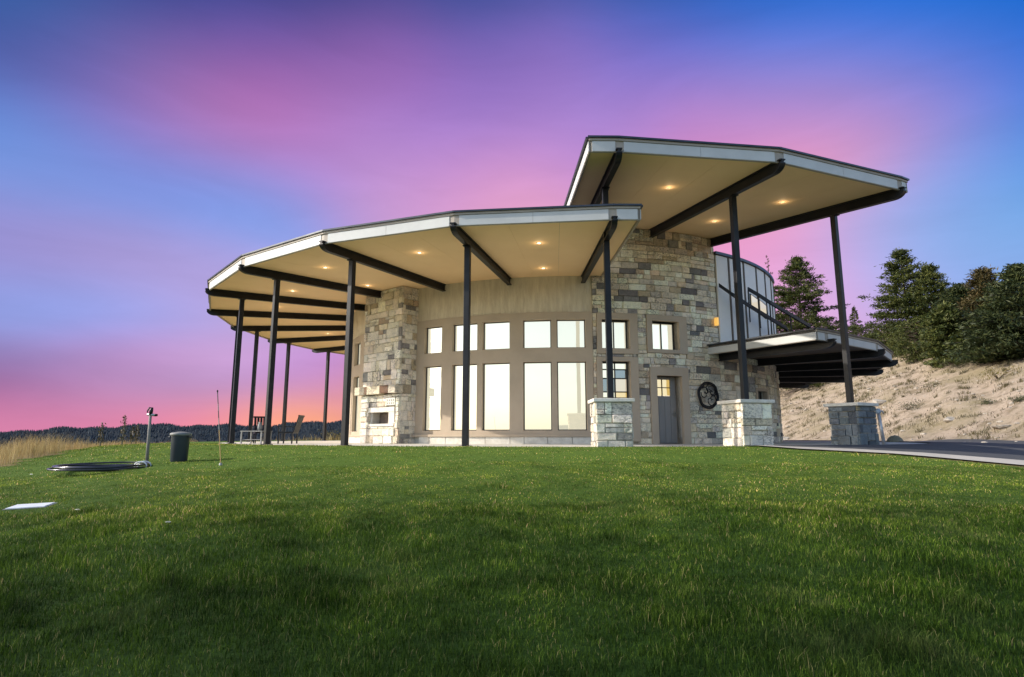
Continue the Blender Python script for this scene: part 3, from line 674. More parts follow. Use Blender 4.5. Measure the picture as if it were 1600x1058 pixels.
for sgn in (1, -1):
    sm_ = cm @ Matrix.Translation((sgn * HW, 0, 0)) @ Matrix.Rotation(R(90 * sgn), 4, 'Z')
    lo, hi = (0.03, D0) if sgn > 0 else (-D0, -0.03)
    rc = ashlar(lo, hi, 0.0, 5.78, (0.16, 0.36), (0.22, 0.5), [], rn)
    lay_stones(rc, lambda s, z, sm_=sm_: (sm_ @ Vector((s, -0.0, z)), -R(CPH) + R(90 * sgn)), chim, rn, GREY, 0.08, 12 if sgn > 0 else 0)
x = -HW - 0.16
for w, c in ((0.62, (0.62, 0.55, 0.42)), (0.16, (0.20, 0.12, 0.07)), (0.80, (0.70, 0.62, 0.46)), (0.50, (0.16, 0.09, 0.055)), (0.42, (0.58, 0.52, 0.42))):
    o = bevel(MB().box(x + 0.005, x + w - 0.005, -0.28, 0.08, 1.80 + (0.02 if c[0] < 0.3 else 0), 2.10, cm).build('mantel_block', M['stone_o'], chim), 0.015); o.color = (*c, 1); x += w
MB().box(OX0 - 0.10, OX1 + 0.34, -0.07, 0.06, OZ1 + 0.005, OZ1 + 0.18, cm).build('lintel', M['limestone'], chim)
MB().box(OX0 - 0.10, OX1 + 0.34, -0.09, 0.06, OZ0 - 0.095, OZ0 - 0.004, cm).build('hearth', M['limestone'], chim)
MB().box(OX1 + 0.004, OX1 + 0.34, -0.06, 0.06, OZ0, OZ1, cm).build('jamb_block', M['limestone'], chim)
fbx = MB().box(OX0 + 0.005, OX1 - 0.005, 0.38, 0.44, OZ0, OZ1, cm).build('firebox_back', pm('firebrick', (0.20, 0.15, 0.12), (0.12, 0.09, 0.075), 4, 0.9, 0.4), chim)
vb = MB().box(0.46, 0.97, -0.075, 0.05, 1.38, 1.65, cm).build('vent_block', M['limestone'], chim)
for q in range(4):
    for z_ in (1.45, 1.56): MB().box(0.53 + q * 0.11, 0.565 + q * 0.11, -0.078, -0.07, z_ - 0.025, z_ + 0.03, cm).build('vent_slot', M['frame_dark'], chim)

# --- downlights
def downlight(ph, r, zs, watts):
    z = zs(r)
    o = MB().lathe([(0.047, 0.0), (0.05, -0.012), (0.085, -0.010), (0.09, 0.0)], 20).build('downlight', M['fascia_white'], house, loc=pol(ph, r, z))
    MB().lathe([(0.0, -0.004), (0.049, -0.004)], 20).build('lens', M['lamp'], o)
    ld = bpy.data.lights.new('downlight_lamp', 'POINT'); ld.energy = watts; ld.color = (1.0, 0.74, 0.42); ld.shadow_soft_size = 0.05
    lo = bpy.data.objects.new('downlight_lamp', ld); COL.objects.link(lo); lo.parent = o; lo.location = (0, 0, -0.12)
for ph, r in ((6.3, 14.25), (6.5, 11.45), (21.2, 14.2), (36.0, 14.4), (40.2, 11.9), (96.3, 12.4), (52, 13.6), (66, 13.6)): downlight(ph, r, zsL, 0.7)
for ph, r in ((-8.5, 14.6), (-23.8, 14.6), (-22.1, 12.1)): downlight(ph, r, zsU, 0.9)

# ------------------------------------------------------------------ loose things on the lawn and patio
def gl(x, y, dz=0.0): return (x, y, tz(x, y) + dz)
M['poly'] = pm('black_poly_pipe', (0.02, 0.02, 0.022), (0.035, 0.035, 0.04), 6, 0.22, 0.1)
M['bin'] = pm('dark_blue_grey_plastic', (0.020, 0.027, 0.040), (0.030, 0.038, 0.050), 4, 0.38, 0.15, 40, 0.004)
M['lid'] = pm('grey_lid_plastic', (0.22, 0.22, 0.20), (0.15, 0.15, 0.14), 8, 0.6, 0.3)
M['grey_wood'] = pm('weathered_post', (0.28, 0.25, 0.22), (0.18, 0.16, 0.14), 6, 0.9, 0.6, 20, 0.01, stretch=(1, 1, 0.15))
M['cover'] = pm('pale_plastic_cover', (0.62, 0.64, 0.66), (0.55, 0.57, 0.58), 4, 0.6, 0.2)
M['white'] = pm('white_paint', (0.26, 0.26, 0.25), (0.17, 0.17, 0.165), 6, 0.5, 0.1)
M['galv'] = pm('galvanised_steel', (0.50, 0.50, 0.50), (0.36, 0.36, 0.37), 10, 0.45, 0.1, metal=0.6)
M['orange_rod'] = pm('yellow_fibreglass', (0.50, 0.30, 0.10), (0.42, 0.24, 0.10), 6, 0.5, 0.05)
M['blue'] = pm('blue_enamel', (0.30, 0.38, 0.46), None, 6, 0.4, 0.05)
def place(px, py):
    """ground under a sight line given as (sideways, slope) tangents"""
    y = 3.0
    while y < 140:
        if 0.257 + py * y <= tz(px * y, y): break
        y += 0.02
    return px * y, y
def ray(X, Y):      # photograph pixel to (x/y, z/y)
    f = 937.55; a, u = (X - 800) / f, (529 - Y) / f; pi = R(9.274)
    yy = math.cos(pi) - u * math.sin(pi); return a / yy, (math.sin(pi) + u * math.cos(pi)) / yy
# coil of pipe
x0, y0 = place(*ray(157, 735))
coil = empty('pipe_coil', gl(x0, y0, 0.0), R(10)); tag(coil, 'loose flat coil of black plastic pipe lying on the lawn', 'pipe coil')
rn = random.Random(4)
for k in range(6):
    rr = 0.70 + 0.06 * (k % 3) + rn.uniform(-0.03, 0.03); zz = 0.028 + 0.015 * k; ex, ey = rn.uniform(-0.05, 0.05), rn.uniform(-0.05, 0.05); tilt = rn.uniform(-0.05, 0.05)
    pts = [(ex + rr * math.cos(q) * (1 + 0.03 * math.sin(3 * q + k)), ey + rr * math.sin(q), zz + tilt * 0.6 * math.cos(q + k)) for q in np.linspace(0, 2 * math.pi, 48, endpoint=False)]
    MB().tube(pts, 0.017, 8, True).build('loop', M['poly'], coil, True)
for q in (-0.08, 0.22):
    c = Vector((0.76 * math.cos(q), 0.76 * math.sin(q), 0.085)); u = Vector((math.cos(q), math.sin(q), 0))
    MB().tube([c + u * 0.12 * math.cos(s) + Vector((0, 0, 0.085 * math.sin(s))) for s in np.linspace(0, 2 * math.pi, 18, endpoint=False)], 0.012, 6, True).build('tie', M['cover'], coil, True)
# valve cover plate
x0, y0 = place(*ray(48, 792)); vc = empty('valve_cover', gl(x0, y0, 0.012), R(12)); vc.rotation_euler = (R(4.8), R(-2.5), R(12)); vc.location.z -= 0.012; tag(vc, 'pale rectangular cover plate set flush in the lawn', 'cover plate')
bevel(MB().box(-0.235, 0.235, -0.14, 0.14, 0.0, 0.02).build('lid', M['cover'], vc), 0.008, 2)
MB().box(-0.26, 0.26, -0.165, 0.165, -0.10, 0.008).build('rim', M['lid'], vc)
# bin
x0, y0 = place(*ray(279, 721)); bn = empty('bin', gl(x0, y0, -0.01)); tag(bn, 'dark blue-grey cylindrical bin with a lid standing on the lawn', 'bin')
MB().lathe([(0.0, 0.0), (0.165, 0.0), (0.175, 0.02), (0.195, 0.58), (0.20, 0.60), (0.185, 0.60), (0.18, 0.5)], 32).build('body', M['bin'], bn, True)
MB().lathe([(0.215, 0.59), (0.225, 0.60), (0.225, 0.635), (0.19, 0.655), (0.06, 0.675), (0.0, 0.678)], 32).build('lid', M['lid'], bn, True)
for s in (-1, 1): MB().tube([(s * 0.19, -0.06, 0.55), (s * 0.245, -0.05, 0.56), (s * 0.245, 0.05, 0.56), (s * 0.19, 0.06, 0.55)], 0.013, 6).build('handle', M['bin'], bn, True)
# standpipe with sprinkler head
x0, y0 = place(*ray(229, 725)); sp = empty('standpipe', gl(x0, y0, -0.05)); tag(sp, 'leaning weathered post with a brass sprinkler valve on top', 'standpipe'); sp.rotation_euler = (0, R(-1.0), 0)
MB().tube([(0, 0, 0), (0, 0, 1.12)], [0.035, 0.028], 10).build('stake', M['grey_wood'], sp, True)
hd = MB().tube([(-0.07, 0, 1.12), (0.10, 0, 1.10)], 0.028, 8).build('valve', M['galv'], sp, True)
MB().tube([(0.0, 0, 1.10), (0.01, 0, 1.20), (0.03, 0, 1.27)], [0.035, 0.04, 0.02], 8).build('sprinkler_head', M['steel'], sp, True)
MB().tube([(-0.07, 0, 1.13), (-0.075, 0, 1.19), (-0.03, 0, 1.27), (0.02, 0, 1.25)], 0.016, 6).build('arm', M['steel'], sp, True)
MB().lathe([(0.0, 0.03), (0.036, 0.02), (0.036, -0.02), (0.0, -0.03)], 10, (0.12, 0, 1.10)).build('hose_cap', M['steel'], sp, True)
# marker rod
x0, y0 = place(*ray(345, 727)); rd = empty('marker_rod', gl(x0, y0, -0.02)); tag(rd, 'tall thin striped marker rod standing in the lawn beside the bin', 'marker rod'); rd.rotation_euler = (0, R(-7.0), 0)
for k, (z0, z1, mt) in enumerate(((0, 0.75, 'orange_rod'), (0.75, 1.0, 'white'), (1.0, 1.15, 'bin'), (1.15, 1.3, 'white'), (1.3, 1.55, 'bin'))):
    MB().tube([(0, 0, z0), (0, 0, z1)], 0.009, 6).build('rod_section', M[mt], rd)
MB().lathe([(0, 1.60), (0.016, 1.585), (0.016, 1.55), (0, 1.54)], 8).build('tip', M['steel'], rd); MB().lathe([(0.04, 0.0), (0.03, 0.06), (0.0, 0.08)], 10).build('foot', M['white'], rd, True)
# patio table and chair
tb = empty('patio_table', (-9.05, 21.5, 0.004), R(-18)); tb.scale = (0.85, 0.85, 0.85); tag(tb, 'low grey slatted patio table near the outer posts', 'table')
for q in range(6): MB().box(-0.55, 0.55, -0.33 + q * 0.112, -0.228 + q * 0.112, 0.50, 0.53).build('slat', M['white'], tb)
for sx in (-1, 1):
    for sy in (-1, 1): MB().box(sx * 0.5 - 0.025, sx * 0.5 + 0.025, sy * 0.28 - 0.025, sy * 0.28 + 0.025, 0, 0.499).build('leg', M['white'], tb)
    MB().box(sx * 0.5 - 0.02, sx * 0.5 + 0.02, -0.255, 0.255, 0.12, 0.16).build('stretcher', M['white'], tb)
MB().box(-0.47, 0.47, -0.25, 0.25, 0.16, 0.18).build('shelf', M['white'], tb)
jug = tag(MB().lathe([(0, 0), (0.06, 0), (0.075, 0.1), (0.07, 0.2), (0.045, 0.26), (0.055, 0.3), (0.0, 0.3)], 14).build('jug', M['white'], None, True, loc=(-8.9, 21.4, 0.456)), 'small grey jug standing on the low patio table', 'jug')
def chair(x, y, rz, label):
    ch = empty('patio_chair', (x, y, 0.004), rz); tag(ch, label, 'chair', 'patio chairs')
    MB().box(-0.27, 0.27, -0.27, 0.27, 0.36, 0.42).build('seat', M['steel'], ch)
    mm = Matrix.Translation((0.27, 0, 0.40)) @ Matrix.Rotation(R(17), 4, 'Y')
    for q in range(5): MB().box(-0.015, 0.015, -0.25 + q * 0.105, -0.17 + q * 0.105, 0.0, 0.58, mm).build('back_slat', M['steel'], ch)
    MB().box(-0.02, 0.02, -0.28, 0.28, 0.58, 0.63, mm).build('back_rail', M['steel'], ch)
    for sx in (-1, 1):
        for sy in (-1, 1): MB().box(sx * 0.24 - 0.02, sx * 0.24 + 0.02, sy * 0.25 - 0.02, sy * 0.25 + 0.02, 0, 0.359).build('leg', M['steel'], ch)
    for sy in (-1, 1): MB().box(-0.28, 0.36, sy * 0.29 - 0.025, sy * 0.29 + 0.025, 0.58, 0.61).build('armrest', M['steel'], ch); 
    for sy in (-1, 1): MB().box(-0.26, -0.22, sy * 0.29 - 0.02, sy * 0.29 + 0.02, 0.42, 0.579).build('arm_support', M['steel'], ch)
chair(-8.0, 21.7, R(0), 'black metal patio chair to the house side of the slatted table')
chair(-9.3, 22.6, R(120), 'black metal patio chair standing behind the slatted table')
# metal wall art on the tower
am = frame(-26.3, RW + 0.10, 1.70); wa = empty('wall_art', Vector((CX, CY, 0)) + am.translation, -R(-26.3)); tag(wa, 'round black wrought metal wreath hung on the stone wall by the door', 'wall art')
for q, (rr, tt) in enumerate(((0.46, 0.035), (0.40, 0.02))): MB().tube([(rr * math.cos(s), 0.02 * math.sin(5 * s), rr * math.sin(s)) for s in np.linspace(0, 2 * math.pi, 40, endpoint=False)], tt, 8, True).build('ring', M['steel'], wa, True)
rn = random.Random(8)
for q in range(9):
    c0, s0 = rn.uniform(0, 6.28), rn.choice((-1, 1)); cx, cz = 0.2 * math.cos(c0), 0.2 * math.sin(c0)
    pts = [(cx + (0.19 - 0.018 * k) * math.cos(c0 + s0 * k * 0.55), -0.03 + 0.012 * math.sin(k + q), cz + (0.19 - 0.018 * k) * math.sin(c0 + s0 * k * 0.55)) for k in range(11)]
    MB().tube(pts, 0.017, 6).build('scroll', M['steel'], wa, True)
# yard hydrant behind the far pier
hy = empty('yard_hydrant', gl(12.35, 20.2, -0.05)); tag(hy, 'leaning grey yard hydrant with a blue head beside the shaded stone pier', 'hydrant'); hy.rotation_euler = (0, R(-5), 0)
MB().tube([(0, 0, 0), (0, 0, 1.15)], [0.055, 0.05], 12).build('pipe', M['galv'], hy, True)
MB().lathe([(0, 1.13), (0.075, 1.14), (0.085, 1.22), (0.06, 1.29), (0, 1.31)], 14).build('head', M['blue'], hy, True)
MB().tube([(0.05, 0, 1.24), (0.15, 0, 1.20), (0.17, 0, 1.12)], 0.025, 8).build('spout', M['galv'], hy, True)
MB().tube([(-0.05, 0, 1.27), (-0.26, 0, 1.36)], 0.016, 6).build('lever', M['steel'], hy, True)

# ------------------------------------------------------------------ rocks
def rock_mesh(seed, sub=14):
    rn = np.random.RandomState(seed); n = 10; v = []; f = []
    rows = 7
    for i in range(rows + 1):
        th_ = math.pi * i / rows
        for k in range(n):
            ph_ = 2 * math.pi * k / n; v.append([math.sin(th_) * math.cos(ph_), math.sin(th_) * math.sin(ph_), math.cos(th_)])
    v = np.array(v); planes = rn.normal(size=(11, 3)); planes /= np.linalg.norm(planes, axis=1)[:, None]; off = rn.uniform(0.55, 0.85, 11)
    for pl_, o in zip(planes, off):
        d = v @ pl_; k = d > o; v[k] -= np.outer(d[k] - o, pl_)
    v += rn.normal(0, 0.015, v.shape)
    for i in range(rows):
        for k in range(n): f.append((i * n + k, i * n + (k + 1) % n, (i + 1) * n + (k + 1) % n, (i + 1) * n + k))
    return [tuple(q) for q in v], f
M['rock'] = pm('slope_rock', (0.46, 0.40, 0.33), (0.28, 0.25, 0.21), 3, 0.95, 0.9, 14, 0.05)
M['rock_dark'] = pm('mossy_rock', (0.16, 0.15, 0.10), (0.25, 0.22, 0.16), 4, 0.95, 0.9, 14, 0.05)
def rock(px, py, sx, sy, sz, seed, label, mat='rock', rz=0.3):
    x, y = place(*ray(px, py)); b = MB(); b.v, b.f = rock_mesh(seed)
    o = b.build('boulder', M[mat], None, False, gl(x, y, -sz * 0.2), rz); o.scale = (sx, sy, sz); tag(o, label, 'rock', 'rocks on the bare slope')
rock(1228, 688, 0.62, 0.45, 0.42, 1, 'larger pale boulder at the slope foot just past the carport wall')
rock(1210, 689, 0.36, 0.3, 0.26, 2, 'small pale rock tucked against the carport wall foot')
rock(1399, 692, 0.40, 0.35, 0.42, 3, 'dark mossy rock at the slope foot beside the yard hydrant', 'rock_dark')
rock(1376, 628, 1.1, 0.7, 0.35, 4, 'flat grey slab of rock up the slope above the yard hydrant')
rock(1568, 667, 0.75, 0.5, 0.2, 5, 'flat pale rock low on the slope near the right edge')
rock(1487, 655, 0.6, 0.4, 0.2, 6, 'half-buried pale rock on the middle of the bare slope')
for k, (px, py, lab) in enumerate(((121, 799, 'white pebble in the grass beside the pale cover plate'), (262, 819, 'white pebble alone in the lawn below the coil'), (49, 743, 'white pebble in the grass near the dry grass edge'))):
    x, y = place(*ray(px, py)); b = MB(); b.v, b.f = rock_mesh(40 + k); o = b.build('pebble', M['limestone'], None, False, gl(x, y, 0.02)); o.scale = (0.035, 0.022, 0.010); tag(o, lab, 'pebble', 'white pebbles on the lawn')

# ------------------------------------------------------------------ vegetation
def leaf_mat(name, dark, mid, light, transl=0.25, rough=0.55, dry=None, turf=False):
    m, t, p = new_mat(name)
    g = nd(t, 'ShaderNodeNewGeometry'); stops = [(0.0, dark), (0.5, mid), (1.0, light)]
    if dry: stops = [(0.0, tuple(q * 0.5 for q in dark)), (0.5, mid), (0.86, light), (0.93, tuple(q * 1.7 for q in light)), (0.995, dry)]
    c = ramp(t, g.outputs['Random Per Island'], stops)
    n = noise(t, 0.45, 4, 0.6); c = mixc(t, 1.0, c, ramp(t, n.outputs[0], [(0.32, (0.62, 0.66, 0.62)), (0.68, (1.25, 1.2, 1.1))]), 'MULTIPLY')
    if turf:       # foreground shade painted into blade colour, brightening up by the house; worn patches between
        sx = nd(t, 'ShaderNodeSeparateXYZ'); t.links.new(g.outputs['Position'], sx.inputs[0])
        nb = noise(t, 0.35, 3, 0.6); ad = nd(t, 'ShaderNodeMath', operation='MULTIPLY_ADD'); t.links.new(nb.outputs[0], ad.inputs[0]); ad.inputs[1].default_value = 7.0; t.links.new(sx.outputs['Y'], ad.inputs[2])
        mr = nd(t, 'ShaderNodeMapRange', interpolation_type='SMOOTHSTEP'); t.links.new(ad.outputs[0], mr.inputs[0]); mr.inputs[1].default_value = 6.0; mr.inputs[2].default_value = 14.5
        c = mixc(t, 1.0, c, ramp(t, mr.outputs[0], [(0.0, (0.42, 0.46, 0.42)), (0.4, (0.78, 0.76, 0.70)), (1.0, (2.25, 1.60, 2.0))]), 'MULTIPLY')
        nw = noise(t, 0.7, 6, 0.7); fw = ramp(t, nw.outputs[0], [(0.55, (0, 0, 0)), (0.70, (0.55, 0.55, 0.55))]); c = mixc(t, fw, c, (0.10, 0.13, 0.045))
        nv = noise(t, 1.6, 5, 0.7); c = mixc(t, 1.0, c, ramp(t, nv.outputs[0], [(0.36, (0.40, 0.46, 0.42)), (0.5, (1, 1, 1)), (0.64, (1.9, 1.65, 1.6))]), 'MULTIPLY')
    t.links.new(c, p.inputs['Base Color']); p.inputs['Roughness'].default_value = rough; p.inputs['Specular IOR Level'].default_value = 0.08 if turf else 0.25
    tr = nd(t, 'ShaderNodeBsdfTranslucent'); t.links.new(c, tr.inputs['Color'])
    x = nd(t, 'ShaderNodeMixShader'); x.inputs[0].default_value = transl
    t.links.new(p.outputs[0], x.inputs[1]); t.links.new(tr.outputs[0], x.inputs[2]); t.links.new(x.outputs[0], t.nodes['Material Output'].inputs['Surface'])
    return m
M['needle'] = leaf_mat('pine_needles', (0.022, 0.034, 0.010), (0.060, 0.078, 0.020), (0.130, 0.135, 0.038))
M['needle_dk'] = leaf_mat('dark_fir_needles', (0.014, 0.024, 0.011), (0.034, 0.050, 0.018), (0.085, 0.095, 0.032))
M['needle_br'] = leaf_mat('browning_needles', (0.045, 0.040, 0.015), (0.075, 0.062, 0.022), (0.12, 0.085, 0.035))
M['leaf_yel'] = leaf_mat('yellow_green_leaves', (0.07, 0.075, 0.015), (0.16, 0.14, 0.03), (0.30, 0.22, 0.05))
M['leaf_sage'] = leaf_mat('sage_leaves', (0.05, 0.06, 0.03), (0.09, 0.10, 0.05), (0.15, 0.15, 0.08))
def leaf_quads(cen, axis, length, width, rs):
    """diamond leaves: centre, direction, size arrays -> V, F"""
    n = len(cen); a = axis / np.linalg.norm(axis, axis=1)[:, None]; q = rs.normal(size=(n, 3)); s = np.cross(a, q); s /= np.linalg.norm(s, axis=1)[:, None] + 1e-9
    l = length[:, None] / 2; w = width[:, None] / 2
    V = np.stack([cen - a * l, cen + s * w, cen + a * l, cen - s * w], 1).reshape(-1, 3)
    return V, np.arange(4 * n).reshape(-1, 4)
def tree(name, x, y, h, w, kind, mat, label, seed, group='trees along the top of the slope', lean=0.0, dens=1.0, base=0.12):
    rs = np.random.RandomState(seed); root = empty(name, gl(x, y, -0.1)); tag(root, label, 'tree', group)
    tr = MB(); top = Vector((lean * h, 0, h)); r0 = 0.018 * h + 0.05
    pts = [(lean * h * k / 6 + 0.04 * math.sin(k * 2 + seed), 0.04 * math.cos(k * 1.7 + seed), h * 0.97 * k / 6) for k in range(7)]
    tr.tube(pts, [r0 * (1 - k / 6.4) for k in range(7)], 8)
    C_, A_, L_, W_ = [], [], [], []
    if kind == 'ragged':
        nb = int(62 * dens)
        for k in range(nb):
            t_ = base + (1 - base) * (k + rs.rand()) / nb; z = h * t_; az = rs.uniform(0, 6.283)
            Lb = w / 2 * (min(1.0, (1 - t_) * 1.45) ** 0.85) * rs.choice([0.45, 0.7, 0.85, 1.0, 1.18]) + 0.15; up = rs.uniform(-0.22, 0.16) + 0.35 * t_ ** 2
            d = np.array([math.cos(az), math.sin(az), up]); o = np.array([lean * z, 0, z]); side = np.array([-d[1], d[0], 0.0])
            tipc = np.array([0, 0, 0.10 * Lb]); tr.tube([o, o + d * Lb * 0.5 - tipc * 0.4, o + d * Lb * 0.96], [0.010 * h * (1 - t_) * 0.4 + 0.015, 0.018, 0.008], 4, cap=False)
            for j in range(int(3 + 2.6 * Lb)):
                s_ = rs.uniform(0.3, 1.0); cc_ = o + d * Lb * s_ + side * rs.uniform(-1, 1) * (1.1 - s_) * Lb * 0.5 + np.array([0, 0, rs.normal(-0.03, 0.06)])
                m = rs.randint(10, 20); sp_ = rs.uniform(0.16, 0.34)
                C_.append(cc_ + rs.normal(0, sp_, (m, 3)) * np.array([1, 1, 0.35])); A_.append(d * 0.9 + rs.normal(0, 0.55, (m, 3)) + np.array([0, 0, 0.12])); L_.append(rs.uniform(0.22, 0.5, m)); W_.append(rs.uniform(0.06, 0.13, m))
    elif kind == 'fir':
        nb = int(95 * dens)
        for k in range(nb):
            t_ = base + (1 - base) * (k + rs.rand()) / nb; z = h * t_; az = k * 2.399 + rs.uniform(-0.5, 0.5)
            prof = (1 - t_) ** 0.8 * (1.0 if t_ > base + 0.08 else 0.75)
            Lb = w / 2 * prof * rs.uniform(0.55, 1.12) + 0.12; up = 0.28 * t_ - 0.18 + rs.uniform(-0.12, 0.12)
            d = np.array([math.cos(az), math.sin(az), up]); o = np.array([lean * z, 0, z])
            tr.tube([o, o + d * Lb * 0.55, o + d * Lb * 0.95 + np.array([0, 0, -0.05 * Lb])], [0.012 * h * (1 - t_) * 0.35 + 0.012, 0.012, 0.005], 4, cap=False)
            m = int((26 + 46 * Lb) * dens); s = rs.uniform(0.18, 1.0, m) ** 0.7
            P = o + np.outer(s * Lb, d); side = np.cross(d, [0, 0, 1]); side /= np.linalg.norm(side)
            fan = (1.05 - s) * Lb * 0.42 + 0.07
            P = P + np.outer(rs.uniform(-1, 1, m) * fan, side) + np.stack([rs.normal(0, .03, m), rs.normal(0, .03, m), rs.normal(-0.03, 0.07, m)], 1) - np.outer(s ** 2 * 0.06 * Lb, [0, 0, 1])
            ax = d + 0.9 * np.outer(rs.uniform(-1, 1, m), side) + rs.normal(0, 0.28, (m, 3))
            C_.append(P); A_.append(ax); L_.append(rs.uniform(0.16, 0.34, m)); W_.append(rs.uniform(0.045, 0.10, m))
    else:
        nc = int(80 * dens)
        for k in range(nc):
            t_ = base + (1 - base) * (rs.rand() ** 0.85); prof = math.sin(math.pi * min(1, 0.16 + 0.84 * (1 - t_) ** 0.75)) ** 0.7 if kind == 'pine' else math.sqrt(max(0.02, 1 - ((t_ - base) / (1 - base) * 2 - 1) ** 2 * 0.92))
            az = rs.uniform(0, 6.283); prof = ((1 - t_) ** 0.75 * 0.96 + 0.04) * (1 + 0.25 * math.sin(t_ * 31 + seed)) if kind == 'cone' else prof
            rr = w / 2 * prof * rs.uniform(0.25, 1.0) ** 0.55
            o = np.array([lean * h * t_, 0, max(0.2, h * t_ - 0.25 * rr)]); c_ = np.array([lean * h * t_ + rr * math.cos(az), rr * math.sin(az), h * t_])
            tr.tube([o, (o + c_) / 2 + np.array([0, 0, 0.05]), c_], [0.006 * h + 0.01, 0.012 + 0.003 * h, 0.006], 4, cap=False)
            cr = w * rs.uniform(0.07, 0.15) * (0.55 + 0.7 * (1 - t_)); m = int(95 * math.sqrt(dens) * (0.6 + 0.8 * (1 - t_)))
            u = rs.normal(size=(m, 3)); u /= np.linalg.norm(u, axis=1)[:, None]; q = cr * rs.rand(m) ** 0.45
            P = c_ + u * q[:, None] * np.array([1.15, 1.15, 0.62])
            C_.append(P); A_.append(u + rs.normal(0, 0.6, (m, 3)) + np.array([0, 0, 0.3])); L_.append(rs.uniform(0.13, 0.30, m) * (0.6 + 0.05 * h)); W_.append(rs.uniform(0.05, 0.12, m) * (0.6 + 0.05 * h))
    V, Fq = leaf_quads(np.concatenate(C_), np.concatenate(A_), np.concatenate(L_), np.concatenate(W_), rs)
    tr.build('trunk', M['bark'], root, True); link('crown', np_mesh('crown', V, Fq, M[mat]), root)
    return root
def at(X, Y, d): a, s = ray(X, Y); return a * d, d, 0.257 + s * d     # point on a sight line at depth d
def tree_px(name, X, Ytop, d, wpx, kind, mat, label, seed, **k):
    x, y, zt = at(X, Ytop, d); h = zt - tz(x, y) + 0.1
    tree(name, x, y, max(1.5, h), wpx / 937 * d, kind, mat, label, seed, **k)
tree_px('pine_tree', 1244, 403, 70, 160, 'ragged', 'needle', 'rounded green pine rising behind the white panel wall', 1, dens=4.2, base=0.03)
tree_px('pine_tree', 1199, 398, 84, 44, 'fir', 'needle_br', 'slender sparse conifer tip peeking over the white panel wall', 2, dens=0.5)
tree_px('fir_tree', 1408, 391, 62, 128, 'ragged', 'needle', 'tallest green fir on the slope with tiered branches', 3, dens=3.0, lean=-0.012, base=0.04)
tree_px('fir_tree', 1449, 416, 59, 104, 'ragged', 'needle', 'second green fir leaning close beside the tallest fir', 4, dens=2.8, lean=0.01, base=0.05)
tree_px('fir_tree', 1500, 446, 54, 110, 'ragged', 'needle_dk', 'dark shadowy conifer between the green firs and the brownish tree', 5, dens=3.2, base=0.03)
tree_px('juniper_tree', 1534, 422, 50, 96, 'ragged', 'needle_br', 'brownish conifer among the dark trees on the slope', 6, dens=2.8, base=0.04)
tree_px('fir_tree', 1588, 416, 43, 165, 'ragged', 'needle_dk', 'big dark dense conifer at the right edge of the slope', 7, dens=4.2, base=0.03)
tree_px('fir_tree', 1474, 478, 50, 90, 'ragged', 'needle', 'shorter green conifer in front of the dark shadowy one', 9, dens=2.6, base=0.02)
tree_px('fir_tree', 1552, 478, 44, 96, 'ragged', 'needle_dk', 'low dark bushy conifer below the brownish tree', 10, dens=2.8, base=0.02)
tree_px('fir_tree', 1334, 480, 84, 40, 'fir', 'needle', 'small pointed fir far up the slope above the carport', 11, dens=0.8)
tree_px('juniper_tree', 1385, 496, 66, 78, 'round', 'needle', 'squat green juniper beside the tallest fir', 12, dens=1.2, base=0.02)
tree_px('juniper_tree', 1428, 500, 57, 84, 'round', 'needle', 'squat green juniper at the foot of the tallest fir', 13, dens=1.3, base=0.02)
tree_px('juniper_tree', 1345, 508, 78, 64, 'round', 'needle', 'squat juniper on the skyline beside the small pointed fir', 14, dens=1.0, base=0.02)
tree_px('juniper_tree', 1305, 504, 82, 62, 'round', 'leaf_sage', 'grey green juniper on the skyline above the carport roof', 15, dens=1.0, base=0.02)
tree_px('juniper_tree', 1272, 498, 80, 62, 'round', 'needle', 'green juniper on the skyline at the foot of the rounded pine', 16, dens=1.0, base=0.02)
tree_px('juniper_tree', 1235, 505, 78, 60, 'round', 'leaf_sage', 'grey green juniper low behind the stair rails', 17, dens=1.0, base=0.02)
def shrub(X, Yb, hpx, wpx, mat, label, seed, d=None, group='low shrubs', n=420):
    if d is None: x, y = place(*ray(X, Yb))
    else: x, y, _ = at(X, Yb, d)
    rs = np.random.RandomState(seed); h, w = hpx / 937 * y, wpx / 937 * y
    root = empty('shrub', gl(x, y, -0.03)); tag(root, label, 'shrub', group)
    tr = MB(); C_, A_ = [], []
    for k in range(9):
        az = rs.uniform(0, 6.28); t_ = np.array([w * 0.42 * math.cos(az), w * 0.42 * math.sin(az), h * rs.uniform(0.55, 0.95)]); tr.tube([(0, 0, 0), t_ * 0.5 + np.array([0, 0, 0.1 * h]), t_], [0.015, 0.01, 0.004], 4, cap=False)
        m = n // 9; s = rs.uniform(0.2, 1, m); C_.append(np.outer(s, t_) + rs.normal(0, 0.13 * w, (m, 3)) * np.array([1, 1, 0.6])); A_.append(t_ / np.linalg.norm(t_) + rs.normal(0, 0.6, (m, 3)))
    C_ = np.concatenate(C_); C_[:, 2] = np.clip(C_[:, 2], 0.01, h)
    V, Fq = leaf_quads(C_, np.concatenate(A_), rs.uniform(0.07, 0.16, len(C_)) * (0.6 + 0.4 * h), rs.uniform(0.03, 0.06, len(C_)) * (0.6 + 0.4 * h), rs)
    tr.build('stems', M['bark'], root, True); link('foliage', np_mesh('foliage', V, Fq, M[mat]), root)
shrub(520, 688, 22, 40, 'leaf_yel', 'yellow green shrub beyond the patio between the far posts', 1, 44)
shrub(474, 688, 12, 34, 'leaf_yel', 'low golden shrub beyond the patio behind the chair', 2, 44)
shrub(453, 687, 9, 20, 'leaf_sage', 'little grey shrub beyond the patio by the table', 3, 46)
shrub(1418, 640, 12, 46, 'leaf_sage', 'olive green tuft on the slope above the hydrant', 4)
